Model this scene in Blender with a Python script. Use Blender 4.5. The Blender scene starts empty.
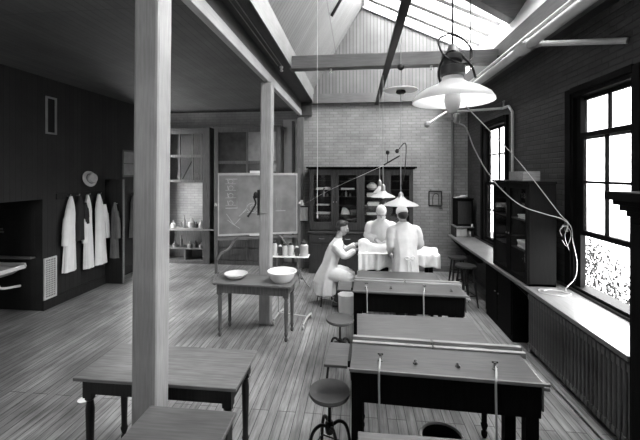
import bpy, bmesh, math, random
from mathutils import Vector, Matrix, Euler
random.seed(7)
S = bpy.context.scene
COL = S.collection
R = math.radians
PI = math.pi

# ------------------------------------------------------------------ materials
MATS = {}
def nt(m):
    m.use_nodes = True
    return m.node_tree, m.node_tree.nodes, m.node_tree.links, m.node_tree.nodes['Principled BSDF']
def coords(N, L, order):
    """texture vector taken from object coordinates, axes re-ordered ('xz', 'yz', 'yx' ...)"""
    tc = N.new('ShaderNodeTexCoord'); sp = N.new('ShaderNodeSeparateXYZ'); cb = N.new('ShaderNodeCombineXYZ')
    L.new(tc.outputs['Object'], sp.inputs[0])
    for i, a in enumerate(order):
        L.new(sp.outputs[a.upper()], cb.inputs[i])
    return cb.outputs[0]
def ramp(N, L, fac, lo, hi, p0=0.3, p1=0.7):
    r = N.new('ShaderNodeValToRGB'); L.new(fac, r.inputs[0])
    r.color_ramp.elements[0].position = p0; r.color_ramp.elements[1].position = p1
    r.color_ramp.elements[0].color = (lo, lo, lo, 1); r.color_ramp.elements[1].color = (hi, hi, hi, 1)
    return r.outputs[0]
def mul(N, L, a, b, fac=1.0):
    m = N.new('ShaderNodeMix'); m.data_type = 'RGBA'; m.blend_type = 'MULTIPLY'; m.inputs[0].default_value = fac
    L.new(a, m.inputs[6]); L.new(b, m.inputs[7]); return m.outputs[2]
def bump(N, L, h, b, dist=0.004, s=0.6):
    bp = N.new('ShaderNodeBump'); bp.inputs['Strength'].default_value = s; bp.inputs['Distance'].default_value = dist
    L.new(h, bp.inputs['Height']); L.new(bp.outputs[0], b.inputs['Normal'])
def plain(name, v, rough=0.6, var=0.25, scale=6.0, metal=0.0, bmp=0.0, spec=0.5):
    m = bpy.data.materials.new(name); t, N, L, b = nt(m)
    tc = N.new('ShaderNodeTexCoord'); no = N.new('ShaderNodeTexNoise')
    no.inputs['Scale'].default_value = scale; no.inputs['Detail'].default_value = 5
    L.new(tc.outputs['Object'], no.inputs['Vector'])
    L.new(ramp(N, L, no.outputs['Fac'], v*(1-var), v*(1+var)), b.inputs['Base Color'])
    b.inputs['Roughness'].default_value = rough; b.inputs['Metallic'].default_value = metal
    b.inputs['Specular IOR Level'].default_value = spec
    if bmp: bump(N, L, no.outputs['Fac'], b, bmp)
    MATS[name] = m; return m
def wood(name, v, rough=0.5, var=0.35, axis='x', scale=5.0, spec=0.5):
    m = bpy.data.materials.new(name); t, N, L, b = nt(m)
    tc = N.new('ShaderNodeTexCoord'); mp = N.new('ShaderNodeMapping'); no = N.new('ShaderNodeTexNoise')
    sc = {'x': (1, 14, 14), 'y': (14, 1, 14), 'z': (14, 14, 1)}[axis]
    mp.inputs['Scale'].default_value = sc
    L.new(tc.outputs['Object'], mp.inputs[0]); L.new(mp.outputs[0], no.inputs['Vector'])
    no.inputs['Scale'].default_value = scale; no.inputs['Detail'].default_value = 6
    n2 = N.new('ShaderNodeTexNoise'); n2.inputs['Scale'].default_value = 2.2; n2.inputs['Detail'].default_value = 5
    L.new(tc.outputs['Object'], n2.inputs['Vector'])
    c = mul(N, L, ramp(N, L, no.outputs['Fac'], v*(1-var), v*(1+var)), ramp(N, L, n2.outputs['Fac'], 0.75, 1.1))
    L.new(c, b.inputs['Base Color'])
    b.inputs['Roughness'].default_value = rough; b.inputs['Specular IOR Level'].default_value = spec
    bump(N, L, no.outputs['Fac'], b, 0.001, 0.4)
    MATS[name] = m; return m
def bricks(name, order, c1, c2, mortar, bw=0.22, rh=0.075, ms=0.012, rough=0.75, offset=0.5, dist=0.006, wear=(0.7, 1.15), wsc=1.5, spec=0.4, mrt_s=0.15):
    m = bpy.data.materials.new(name); t, N, L, b = nt(m)
    v = coords(N, L, order)
    br = N.new('ShaderNodeTexBrick'); L.new(v, br.inputs['Vector'])
    br.offset = offset; br.offset_frequency = 2
    for k, c in (('Color1', c1), ('Color2', c2), ('Mortar', mortar)): br.inputs[k].default_value = (c, c, c, 1)
    br.inputs['Scale'].default_value = 1; br.inputs['Brick Width'].default_value = bw
    br.inputs['Row Height'].default_value = rh; br.inputs['Mortar Size'].default_value = ms
    br.inputs['Mortar Smooth'].default_value = mrt_s; br.inputs['Bias'].default_value = 0
    no = N.new('ShaderNodeTexNoise'); no.inputs['Scale'].default_value = wsc; no.inputs['Detail'].default_value = 7
    no.inputs['Roughness'].default_value = 0.65
    L.new(v, no.inputs['Vector'])
    L.new(mul(N, L, br.outputs['Color'], ramp(N, L, no.outputs['Fac'], *wear)), b.inputs['Base Color'])
    b.inputs['Roughness'].default_value = rough; b.inputs['Specular IOR Level'].default_value = spec
    iv = N.new('ShaderNodeMath'); iv.operation = 'SUBTRACT'; iv.inputs[0].default_value = 1; L.new(br.outputs['Fac'], iv.inputs[1])
    bump(N, L, iv.outputs[0], b, dist, 0.7)
    MATS[name] = m; return m
def floor_mat():
    m = bpy.data.materials.new('floor_boards'); t, N, L, b = nt(m)
    v = coords(N, L, 'yx')
    br = N.new('ShaderNodeTexBrick'); L.new(v, br.inputs['Vector']); br.offset = 0.37; br.offset_frequency = 3
    for k, c in (('Color1', 0.18), ('Color2', 0.26), ('Mortar', 0.035)): br.inputs[k].default_value = (c, c, c, 1)
    br.inputs['Scale'].default_value = 1; br.inputs['Brick Width'].default_value = 3.1; br.inputs['Row Height'].default_value = 0.085
    br.inputs['Mortar Size'].default_value = 0.0035; br.inputs['Bias'].default_value = 0.1
    mp = N.new('ShaderNodeMapping'); mp.inputs['Scale'].default_value = (0.7, 9, 1); L.new(v, mp.inputs[0])
    no = N.new('ShaderNodeTexNoise'); no.inputs['Scale'].default_value = 3; no.inputs['Detail'].default_value = 8; no.inputs['Roughness'].default_value = 0.7
    L.new(mp.outputs[0], no.inputs['Vector'])
    n2 = N.new('ShaderNodeTexNoise'); n2.inputs['Scale'].default_value = 1.3; n2.inputs['Detail'].default_value = 8; L.new(v, n2.inputs['Vector'])
    c = mul(N, L, br.outputs['Color'], ramp(N, L, no.outputs['Fac'], 0.40, 1.55))
    c = mul(N, L, c, ramp(N, L, n2.outputs['Fac'], 0.5, 1.4))
    L.new(c, b.inputs['Base Color']); b.inputs['Roughness'].default_value = 0.42
    bump(N, L, br.outputs['Fac'], b, -0.004, 0.5)
    MATS['floor'] = m
def glass_mat(name, tint=0.9, gl=0.12, rough=0.02):
    m = bpy.data.materials.new(name); m.use_nodes = True; N = m.node_tree.nodes; L = m.node_tree.links; N.clear()
    o = N.new('ShaderNodeOutputMaterial'); mx = N.new('ShaderNodeMixShader'); tr = N.new('ShaderNodeBsdfTransparent'); g = N.new('ShaderNodeBsdfGlossy')
    tr.inputs[0].default_value = (tint, tint, tint, 1); g.inputs['Roughness'].default_value = rough
    g.inputs[0].default_value = (0.9, 0.9, 0.9, 1)
    lw = N.new('ShaderNodeLayerWeight'); pw = N.new('ShaderNodeMath'); pw.operation = 'POWER'; pw.inputs[1].default_value = 4
    ml = N.new('ShaderNodeMath'); ml.operation = 'MULTIPLY_ADD'; ml.inputs[1].default_value = 0.5; ml.inputs[2].default_value = gl*0.25
    L.new(lw.outputs['Facing'], pw.inputs[0]); L.new(pw.outputs[0], ml.inputs[0]); L.new(ml.outputs[0], mx.inputs[0]); L.new(tr.outputs[0], mx.inputs[1]); L.new(g.outputs[0], mx.inputs[2]); L.new(mx.outputs[0], o.inputs[0])
    MATS[name] = m; return m
def milk_glass():
    m = bpy.data.materials.new('milk_glass'); t, N, L, b = nt(m)
    b.inputs['Base Color'].default_value = (0.82, 0.82, 0.82, 1); b.inputs['Roughness'].default_value = 0.25
    tl = N.new('ShaderNodeBsdfTranslucent'); tl.inputs[0].default_value = (0.85, 0.85, 0.85, 1)
    mx = N.new('ShaderNodeMixShader'); mx.inputs[0].default_value = 0.65
    L.new(b.outputs[0], mx.inputs[1]); L.new(tl.outputs[0], mx.inputs[2]); L.new(mx.outputs[0], N['Material Output'].inputs[0])
    MATS['milk'] = m
floor_mat(); milk_glass(); glass_mat('glass'); glass_mat('case_glass', 0.93); glass_mat('window_glass', 0.5)
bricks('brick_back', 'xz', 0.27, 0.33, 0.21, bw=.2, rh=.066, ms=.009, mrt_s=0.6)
bricks('brick_right_backlit', 'yz', 0.030, 0.046, 0.02, bw=.2, rh=.066, ms=.009, mrt_s=0.6)  # same brick as the back wall, backlit shade put into the colour
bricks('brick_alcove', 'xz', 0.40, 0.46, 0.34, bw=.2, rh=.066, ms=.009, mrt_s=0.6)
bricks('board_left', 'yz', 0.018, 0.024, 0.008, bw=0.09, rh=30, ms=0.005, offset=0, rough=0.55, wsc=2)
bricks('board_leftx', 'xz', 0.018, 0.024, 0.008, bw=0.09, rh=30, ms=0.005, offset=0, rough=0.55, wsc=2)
bricks('board_slope', 'yx', 0.15, 0.18, 0.06, bw=0.09, rh=30, ms=0.005, offset=0, rough=0.5, wear=(0.8, 1.1))
bricks('board_bay_brightened', 'yx', 0.42, 0.5, 0.15, bw=0.09, rh=30, ms=0.005, offset=0, rough=0.5)  # slope boards again, paler colour standing in for light the bay lacks
bricks('board_gable', 'xz', 0.12, 0.15, 0.04, bw=0.08, rh=30, ms=0.006, offset=0, rough=0.55, wear=(0.8, 1.1))
bricks('board_alcove', 'xy', 0.075, 0.09, 0.05, bw=0.09, rh=30, ms=0.004, offset=0)
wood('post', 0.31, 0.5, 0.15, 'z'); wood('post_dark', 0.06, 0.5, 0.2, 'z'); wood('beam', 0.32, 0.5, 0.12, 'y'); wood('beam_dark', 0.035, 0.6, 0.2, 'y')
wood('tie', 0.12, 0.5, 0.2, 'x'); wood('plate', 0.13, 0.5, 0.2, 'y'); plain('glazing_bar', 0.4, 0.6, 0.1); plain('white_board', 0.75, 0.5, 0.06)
wood('desk_top', 0.085, 0.38, 0.25, 'x'); wood('table_top', 0.18, 0.45, 0.3, 'x'); wood('mid_top', 0.10, 0.4, 0.25, 'x')
wood('black_wood', 0.006, 0.6, 0.3, 'z', spec=0.03); wood('dark_wood', 0.022, 0.5, 0.3, 'z', spec=0.25); wood('brown_wood', 0.12, 0.45, 0.35, 'z')
wood('cabinet_wood', 0.045, 0.45, 0.3, 'z', spec=.3); wood('mid_wood', 0.17, 0.45, 0.3, 'x'); wood('counter', 0.13, 0.38, 0.25, 'y'); wood('pale_wood', 0.27, 0.5, 0.2, 'x')
plain('iron', 0.014, 0.5, 0.2, spec=.25); plain('steel', 0.35, 0.3, 0.1, metal=0.9); plain('pale_pipe', 0.45, 0.4, 0.12); plain('grey_pipe', 0.24, 0.45, 0.15)
plain('enamel', 0.82, 0.25, 0.04); plain('coat_cloth', 0.86, 0.9, 0.05); plain('cloth', 0.72, 0.9, 0.06, 12); plain('grey_cloth', 0.11, 0.9, 0.15); plain('dark_cloth', 0.02, 0.9, 0.2)
plain('paper', 0.7, 0.8, 0.06); plain('skin', 0.38, 0.6, 0.08); plain('hair', 0.03, 0.5, 0.2); plain('leather', 0.02, 0.4, 0.2)
plain('rubber', 0.36, 0.6, 0.1); plain('slate', 0.19, 0.6, 0.3, 3); plain('chalk', 0.42, 0.9, 0.1); plain('radiator', 0.11, 0.4, 0.15)
plain('straw', 0.5, 0.8, 0.12, 60); plain('leaf', 0.03, 0.6, 0.4, 8); plain('jar_pale', 0.6, 0.2, 0.15); plain('jar_dark', 0.06, 0.15, 0.3); plain('jar_grey', 0.28, 0.15, 0.2)
plain('brass', 0.12, 0.35, 0.2, metal=0.6); plain('ground', 0.25, 0.9, 0.3); plain('seat_wood', 0.085, 0.3, 0.3)
plain('grille', 0.6, 0.5, 0.08); plain('void', 0.006, 0.8, 0.1); plain('dark_pane', 0.05, 0.2, 0.3); plain('pale_pane', 0.3, 0.4, 0.2)

# ------------------------------------------------------------------ mesh builder
class MB:
    def __init__(s): s.v = []; s.f = []
    def _add(s, vs, fs):
        k = len(s.v); s.v += [tuple(v) for v in vs]; s.f += [tuple(k+i for i in f) for f in fs]; return s
    def box(s, x0, x1, y0, y1, z0, z1):
        vs = [(x0,y0,z0),(x1,y0,z0),(x1,y1,z0),(x0,y1,z0),(x0,y0,z1),(x1,y0,z1),(x1,y1,z1),(x0,y1,z1)]
        return s._add(vs, [(0,3,2,1),(4,5,6,7),(0,1,5,4),(1,2,6,5),(2,3,7,6),(3,0,4,7)])
    def taper(s, cx, cy, z0, z1, a0, a1, b0=None, b1=None):
        b0 = a0 if b0 is None else b0; b1 = a1 if b1 is None else b1
        vs = [(cx-a0,cy-b0,z0),(cx+a0,cy-b0,z0),(cx+a0,cy+b0,z0),(cx-a0,cy+b0,z0),(cx-a1,cy-b1,z1),(cx+a1,cy-b1,z1),(cx+a1,cy+b1,z1),(cx-a1,cy+b1,z1)]
        return s._add(vs, [(0,3,2,1),(4,5,6,7),(0,1,5,4),(1,2,6,5),(2,3,7,6),(3,0,4,7)])
    def bar(s, p0, p1, w, h, up=(0,0,1)):
        p0 = Vector(p0); p1 = Vector(p1); d = (p1-p0).normalized(); u = Vector(up)
        if abs(d.dot(u)) > 0.98: u = Vector((0,1,0))
        a = d.cross(u).normalized(); b = a.cross(d).normalized()
        vs = [p + a*sx*w/2 + b*sz*h/2 for p in (p0, p1) for sx, sz in ((-1,-1),(1,-1),(1,1),(-1,1))]
        return s._add(vs, [(0,1,2,3)[::-1],(4,5,6,7),(0,1,5,4),(1,2,6,5),(2,3,7,6),(3,0,4,7)])
    def prism(s, poly, a0, a1, axis='y'):
        n = len(poly); mk = {'y': lambda p, a: (p[0], a, p[1]), 'x': lambda p, a: (a, p[0], p[1]), 'z': lambda p, a: (p[0], p[1], a)}[axis]
        vs = [mk(p, a0) for p in poly] + [mk(p, a1) for p in poly]
        return s._add(vs, [tuple(range(n)), tuple(range(2*n-1, n-1, -1))] + [(i, (i+1) % n + n*0, (i+1) % n + n, i+n) for i in range(n)])
    def tube(s, pts, r, n=8, caps=True, ref=None):
        pts = [Vector(p) for p in pts]; m = len(pts)
        rad = r if isinstance(r, (list, tuple)) else [r]*m
        T = [((pts[min(i+1,m-1)]-pts[max(i-1,0)]).normalized()) for i in range(m)]
        u = Vector(ref) if ref else (Vector((0,0,1)) if abs(T[0].z) < 0.9 else Vector((1,0,0)))
        vs = []
        for i in range(m):
            u = (u - T[i]*u.dot(T[i]))
            if u.length < 1e-6: u = T[i].orthogonal()
            u.normalize(); w = T[i].cross(u)
            q = rad[i]; a, b = q if isinstance(q, tuple) else (q, q)
            for k in range(n):
                t = 2*PI*k/n; vs.append(pts[i] + u*math.cos(t)*a + w*math.sin(t)*b)
        fs = [(i*n+k, i*n+(k+1) % n, (i+1)*n+(k+1) % n, (i+1)*n+k) for i in range(m-1) for k in range(n)]
        if caps: fs += [tuple(range(n-1, -1, -1)), tuple((m-1)*n+k for k in range(n))]
        return s._add(vs, fs)
    def lathe(s, prof, c=(0,0,0), n=20, ruffle=0.0, rn=0, caps=True):
        vs = []; c = Vector(c); m = len(prof)
        for j, (r, z) in enumerate(prof):
            for k in range(n):
                t = 2*PI*k/n; q = r*(1+ruffle*math.cos(rn*t)*(1 if rn else 0))
                vs.append(c + Vector((q*math.cos(t), q*math.sin(t), z)))
        fs = [(i*n+k, i*n+(k+1) % n, (i+1)*n+(k+1) % n, (i+1)*n+k) for i in range(m-1) for k in range(n)]
        if caps and prof[0][0] > 1e-5: fs.append(tuple(range(n-1, -1, -1)))
        if caps and prof[-1][0] > 1e-5: fs.append(tuple((m-1)*n+k for k in range(n)))
        return s._add(vs, fs)
    def ell(s, c, r, n=14, m=10, rot=None):
        c = Vector(c); vs = []; M = Euler(rot).to_matrix() if rot else Matrix.Identity(3)
        for i in range(m+1):
            a = -PI/2 + PI*i/m
            for k in range(n):
                t = 2*PI*k/n
                vs.append(c + M @ Vector((r[0]*math.cos(a)*math.cos(t), r[1]*math.cos(a)*math.sin(t), r[2]*math.sin(a))))
        fs = [(i*n+k, i*n+(k+1) % n, (i+1)*n+(k+1) % n, (i+1)*n+k) for i in range(m) for k in range(n)]
        return s._add(vs, fs)
    def loft(s, rings, n=40, fold=0.0, k=9, ph=0.0):
        """horizontal rings (x, y, z, rx, ry, foldamount)"""
        vs = []; m = len(rings)
        for (x, y, z, rx, ry, fa) in rings:
            for i in range(n):
                t = 2*PI*i/n; q = 1 + fa*(math.cos(k*t+ph) + 0.5*math.cos((k*2-3)*t+ph*2))
                vs.append((x+rx*q*math.cos(t), y+ry*q*math.sin(t), z))
        fs = [(i*n+j, i*n+(j+1) % n, (i+1)*n+(j+1) % n, (i+1)*n+j) for i in range(m-1) for j in range(n)]
        fs += [tuple(range(n-1, -1, -1)), tuple((m-1)*n+j for j in range(n))]
        return s._add(vs, fs)
    def build(s, name, mat, parent=None, bevel=0.0, smooth=False, world=True, remesh=0.0, thick=0.0, relax=6):
        me = bpy.data.meshes.new(name)
        off = Vector((0,0,0))
        if parent is not None and world:
            p = parent
            while p is not None: off += p.location; p = p.parent
        elif parent is None:
            xs = [v[0] for v in s.v]; ys = [v[1] for v in s.v]; zs = [v[2] for v in s.v]
            off = Vector(((min(xs)+max(xs))/2, (min(ys)+max(ys))/2, min(zs)))
        me.from_pydata([tuple(Vector(v)-off) for v in s.v], [], s.f)
        bm = bmesh.new(); bm.from_mesh(me)
        bmesh.ops.remove_doubles(bm, verts=bm.verts, dist=1e-5)
        bmesh.ops.recalc_face_normals(bm, faces=bm.faces); bm.to_mesh(me); bm.free()
        o = bpy.data.objects.new(name, me); COL.objects.link(o)
        if parent is None: o.location = off
        else: o.parent = parent
        if remesh:
            md = o.modifiers.new('r', 'REMESH'); md.mode = 'VOXEL'; md.voxel_size = remesh
            ms = o.modifiers.new('s', 'SMOOTH'); ms.iterations = relax; ms.factor = 0.5
            dg = bpy.context.evaluated_depsgraph_get(); dg.update()
            m2 = bpy.data.meshes.new_from_object(o.evaluated_get(dg)); o.modifiers.clear(); o.data = m2; me = m2; me.name = name
            me.polygons.foreach_set('use_smooth', [True]*len(me.polygons))
        me.materials.clear(); me.materials.append(MATS[mat] if isinstance(mat, str) else mat)
        if thick:
            md = o.modifiers.new('t', 'SOLIDIFY'); md.thickness = thick; md.offset = 0
        if smooth and not remesh:
            me.polygons.foreach_set('use_smooth', [True]*len(me.polygons)); me.set_sharp_from_angle(angle=R(40))
        if bevel:
            md = o.modifiers.new('b', 'BEVEL'); md.width = bevel; md.segments = 2; md.limit_method = 'ANGLE'
        return o
def tag(o, label, cat, group=None, kind=None):
    o['label'] = label; o['category'] = cat
    if group: o['group'] = group
    if kind: o['kind'] = kind
    return o
def struct(o): o['kind'] = 'structure'; return o
def thing(name, loc, label, cat, group=None, rz=0):
    o = bpy.data.objects.new(name, None); COL.objects.link(o); o.empty_display_size = 0.1
    o.location = loc; o.rotation_euler = (0, 0, rz)
    return tag(o, label, cat, group)
def copy_tree(o, parent=None):
    c = o.copy(); COL.objects.link(c)
    if parent is not None: c.parent = parent
    for ch in list(o.children): copy_tree(ch, c)
    return c
def dup(o, loc, label, group=None, rz=None):
    c = copy_tree(o); c.location = loc; c['label'] = label
    if rz is not None: c.rotation_euler = (0, 0, rz)
    if group: c['group'] = group
    return c
def crv(pts, sub=8):
    """Catmull-Rom through points"""
    P = [Vector(p) for p in pts]; P = [P[0]*2-P[1]] + P + [P[-1]*2-P[-2]]; out = []
    for i in range(1, len(P)-2):
        for k in range(sub):
            t = k/sub; a, b, c, d = P[i-1], P[i], P[i+1], P[i+2]
            out.append(0.5*((2*b) + (c-a)*t + (2*a-5*b+4*c-d)*t*t + (3*b-a-3*c+d)*t**3))
    return out + [P[-2]]

# ------------------------------------------------------------------ camera
cam = bpy.data.cameras.new('camera'); co = bpy.data.objects.new('camera', cam); COL.objects.link(co)
co.location = (0, 0, 2.25); co.rotation_euler = (R(90), 0, math.atan(37/350))
cam.sensor_width = 36; cam.lens = 36*350/640; cam.shift_y = -47/640; cam.clip_start = 0.05
S.camera = co

# ------------------------------------------------------------------ the setting
YB = 8.25; YA = 8.75; XL = -5.1; XR = 2.5; YF = -2.5; ZC = 3.82
m = MB(); m.box(-6.6, 2.9, YF, 9.0, -0.08, 0); struct(m.build('floor', 'floor'))
m = MB(); m.box(-1.40, 2.9, YB, YB+0.3, 0, 3.91); struct(m.build('wall_back', 'brick_back'))
m = MB(); m.box(-5.4, -1.24, YA, YA+0.2, 0, ZC); m.box(-1.40, -1.24, YB+.3, YA+.2, 0, ZC); struct(m.build('wall_alcove', 'brick_alcove'))
# right wall with two openings
W1 = (3.40, 4.36, 0.93, 3.16); W2 = (6.15, 7.22, 0.93, 3.16)
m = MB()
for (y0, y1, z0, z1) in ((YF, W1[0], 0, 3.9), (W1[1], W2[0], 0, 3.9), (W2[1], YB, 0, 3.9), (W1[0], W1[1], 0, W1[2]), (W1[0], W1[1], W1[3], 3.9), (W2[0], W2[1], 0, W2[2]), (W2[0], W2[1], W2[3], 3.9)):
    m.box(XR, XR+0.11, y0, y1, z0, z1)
struct(m.build('wall_right', 'brick_right_backlit'))
# left wall: a recess for the sink, a doorway further back
m = MB()
for (y0, y1, z0, z1) in ((YF, 3.6, 0, ZC), (3.6, 5.2, 1.82, ZC), (5.2, 7.80, 0, ZC), (7.80, 8.70, 0, .12), (7.80, 8.70, 3.3, ZC), (8.70, YA, 0, ZC)):
    m.box(XL-0.12, XL, y0, y1, z0, z1)
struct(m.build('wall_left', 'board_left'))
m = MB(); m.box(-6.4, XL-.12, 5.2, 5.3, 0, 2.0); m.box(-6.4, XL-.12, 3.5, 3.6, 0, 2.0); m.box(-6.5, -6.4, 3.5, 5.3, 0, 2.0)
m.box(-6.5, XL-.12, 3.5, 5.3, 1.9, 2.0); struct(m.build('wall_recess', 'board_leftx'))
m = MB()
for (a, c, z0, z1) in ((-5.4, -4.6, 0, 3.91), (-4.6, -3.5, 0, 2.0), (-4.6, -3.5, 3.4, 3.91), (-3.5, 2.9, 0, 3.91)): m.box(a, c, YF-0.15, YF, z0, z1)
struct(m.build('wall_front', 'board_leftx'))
m = MB(); m.box(XL, XL+0.02, 5.2, 7.8, 0, 0.16); struct(m.build('baseboard_left', 'dark_wood'))
m = MB(); m.box(-1.24, 2.5, YB-0.02, YB, 0, 0.14); struct(m.build('baseboard_back', 'mid_wood'))
m = MB(); m.box(XL-.1, -1.37, YF, YA, ZC, ZC+0.1); struct(m.build('ceiling', 'board_alcove'))
# beam carrying the roof, dark strip of ceiling beside it
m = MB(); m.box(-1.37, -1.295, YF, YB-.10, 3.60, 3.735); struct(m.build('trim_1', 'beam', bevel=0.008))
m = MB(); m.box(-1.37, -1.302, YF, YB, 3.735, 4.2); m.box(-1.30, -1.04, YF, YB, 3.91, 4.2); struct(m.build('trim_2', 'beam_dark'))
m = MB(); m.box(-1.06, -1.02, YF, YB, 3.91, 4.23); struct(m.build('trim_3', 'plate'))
RX, RZ = 0.14, 6.18; GX, GZ = 2.62, 5.02      # ridge, foot of the glazing
m = MB(); m.prism([(-1.04, 4.22), (RX, RZ), (RX-0.1, RZ+0.06), (-1.14, 4.28)], YF, YB, 'y'); struct(m.build('ceiling', 'board_slope'))
m = MB(); m.prism([(-1.04, 3.91), (2.08, 3.91), (2.08, 4.16), (GX, GZ), (RX, RZ), (-1.04, 4.22)], YB, YB+0.1, 'y'); struct(m.build('wall_gable', 'board_gable'))
m = MB(); m.prism([(-1.04, 3.91), (2.08, 3.91), (2.08, 4.16), (GX, GZ), (RX, RZ), (-1.04, 4.22)], YF-.1, YF, 'y'); struct(m.build('wall_gable', 'board_gable'))
m = MB(); m.box(-1.05, 2.08, YB-0.12, YB, 3.88, 4.10); struct(m.build('trim_4', 'tie'))
m = MB(); m.box(2.08, 2.34, YF, YB, 3.88, 4.16); struct(m.build('trim_5', 'plate', bevel=0.008))
m = MB(); m.box(2.34, 2.9, YF, YB, 3.9, 4.1); struct(m.build('ceiling', 'beam_dark'))
m = MB(); m.prism([(2.08, 4.16), (GX, GZ), (GX+0.1, GZ), (2.2, 4.12)], YF, YB, 'y'); struct(m.build('trim_6', 'white_board'))
# boarded bay of the right slope between the far skylight and the added near one
def slope_poly(t0, t1, below=0.0, th=0.06):
    p = lambda t, d: (RX+(GX-RX)*t, RZ+(GZ-RZ)*t - d)
    return [p(t0, below), p(t1, below), p(t1, below-th), p(t0, below-th)]
m = MB(); m.prism(slope_poly(0, 1.04), 4.0, 5.5, 'y'); struct(m.build('ceiling', 'board_bay_brightened'))
m = MB(); m.prism(slope_poly(0, 1.04), YF, 0.8, 'y'); struct(m.build('ceiling', 'board_slope'))
# truss: tie beam and rafter
m = MB(); m.box(-1.06, 2.08, 5.42, 5.6, 3.89, 4.09); struct(m.build('trim_7', 'tie', bevel=0.006))
m = MB(); m.prism([(RX, RZ), (GX, GZ), (GX-0.12, GZ-0.24), (2.30, 4.51), (RX, RZ-0.36)], 5.42, 5.6, 'y'); struct(m.build('trim_8', 'tie', bevel=0.006))
# skylights
def skylight(name, y0, y1, nb):
    o = bpy.data.objects.new(name, None); COL.objects.link(o); o.location = (RX, y0, GZ); struct(o)
    b = MB()
    for i in range(nb+1):
        y = y0+(y1-y0)*i/nb
        b.bar((RX, y, RZ-.02), (GX, y, GZ-.02), 0.14, 0.13)
    b.bar((RX, y0, RZ), (RX, y1, RZ), 0.08, 0.1); b.bar((GX, y0, GZ), (GX, y1, GZ), 0.06, 0.08)
    b.build('glazing_bars', 'glazing_bar', o)
    for i in range(nb):
        g = MB(); a = y0+(y1-y0)*i/nb+.02; c = y0+(y1-y0)*(i+1)/nb-.02
        g.prism(slope_poly(0.01, 0.99, -0.01, 0.006), a, c, 'y'); g.build('pane', 'glass', o)
skylight('window_3', 5.62, YB, 5)
skylight('window_4', 0.8, 4.0, 7)  # unseen near bay, added to bring in more light
# windows in the right wall
def sash(o, y0, y1, z0, z1, x, muntin_z=None, muntin_y=True, rail=0.05):
    f = MB(); t = 0.04
    f.box(x, x+t, y0, y0+0.045, z0, z1); f.box(x, x+t, y1-0.045, y1, z0, z1); f.box(x, x+t, y0+0.045, y1-0.045, z0, z0+rail); f.box(x, x+t, y0+0.045, y1-0.045, z1-rail, z1)
    if muntin_y: f.box(x+.005, x+t-.005, (y0+y1)/2-0.014, (y0+y1)/2+0.014, z0+rail, z1-rail)
    if muntin_z: f.box(x+.006, x+t-.006, y0+0.045, y1-0.045, muntin_z-0.014, muntin_z+0.014)
    s_ = f.build('sash', 'black_wood', o, bevel=0.003)
    g = MB(); g.box(x+.018, x+.022, y0+0.045, y1-0.045, z0+rail, z1-rail); g.build('pane', 'window_glass', s_)
def wall_window(name, W, raised):
    y0, y1, z0, z1 = W
    o = bpy.data.objects.new(name, None); COL.objects.link(o); o.location = (XR, (y0+y1)/2, z0); struct(o)
    f = MB()
    f.box(XR-0.03, XR+0.11, y0, y0+0.05, z0, z1); f.box(XR-0.03, XR+0.11, y1-0.05, y1, z0, z1); f.box(XR-0.03, XR+0.11, y0+.05, y1-.05, z1-0.05, z1); f.box(XR-0.03, XR+0.15, y0+.05, y1-.05, z0, z0+0.03)
    f.box(XR-0.045, XR, y0-0.06, y0+.02, z0, z1+.06); f.box(XR-0.045, XR, y1-.02, y1+0.09, z0, z1+.06); f.box(XR-0.05, XR, y0+.02, y1-.02, z1, z1+0.07)
    f.build('window_frame', 'black_wood', o, bevel=0.004)
    if raised:
        sash(o, y0+.05, y1-.05, 2.63, z1-.04, XR+0.06, None)
        sash(o, y0+.05, y1-.13, 1.555, 2.70, XR+0.005, 2.15, rail=0.055)
        b = MB(); b.box(XR+.005, XR+.045, y1-.13, y1-.05, z0+.03, z1-.05); b.build('stop_bead', 'black_wood', o)
    else:
        sash(o, y0+.05, y1-.05, 2.02, z1-.04, XR+0.06, 2.60)
        sash(o, y0+.05, y1-.05, z0+.03, 2.08, XR+0.02, 1.55, rail=0.055)
wall_window('window_1', W1, True); wall_window('window_2', W2, False)
def side_frame(name, box, mats=4):
    x0, x1, y0, y1, z0, z1 = box
    o = bpy.data.objects.new(name, None); COL.objects.link(o); o.location = ((x0+x1)/2, (y0+y1)/2, z0); struct(o)
    f = MB(); w = .05; alongx = (x1-x0) > (y1-y0)
    def seg(a0, a1, q0, q1):
        if alongx: f.box(a0, a1, y0, y1, q0, q1)
        else: f.box(x0, x1, a0, a1, q0, q1)
    a, c = (x0, x1) if alongx else (y0, y1)
    seg(a, a+w, z0, z1); seg(c-w, c, z0, z1); seg(a+w, c-w, z0, z0+w); seg(a+w, c-w, z1-w, z1); seg(a+w, c-w, (z0+z1)/2-.025, (z0+z1)/2+.025)
    n = max(2, round((c-a)/.6))
    for i in range(1, n):
        q = a+(c-a)*i/n; seg(q-.015, q+.015, z0+w, (z0+z1)/2-.025); seg(q-.015, q+.015, (z0+z1)/2+.025, z1-w)
    f.build('window_frame', 'dark_wood', o)
    g = MB(); k = .01
    if alongx: g.box(x0+w, x1-w, (y0+y1)/2-.002, (y0+y1)/2+.002, z0+w, z1-w)
    else: g.box((x0+x1)/2-.002, (x0+x1)/2+.002, y0+w, y1-w, z0+w, z1-w)
    g.build('pane', 'glass', o)
side_frame('window_5', (XL-.09, XL-.03, 7.80, 8.70, .12, 3.3))
ADDED_WINDOWS = ((-4.6, -3.5, 2.0, 3.4),)  # unseen window behind the camera, added to light the alcove
for i, (a, c, z0, z1) in enumerate(ADDED_WINDOWS): side_frame('window_%d' % (6+i), (a, c, YF-.10, YF-.04, z0, z1))
# outside the right wall
m = MB(); m.box(2.9, 14, -6, 14, -0.1, 0); struct(m.build('ground', 'ground'))

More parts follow.
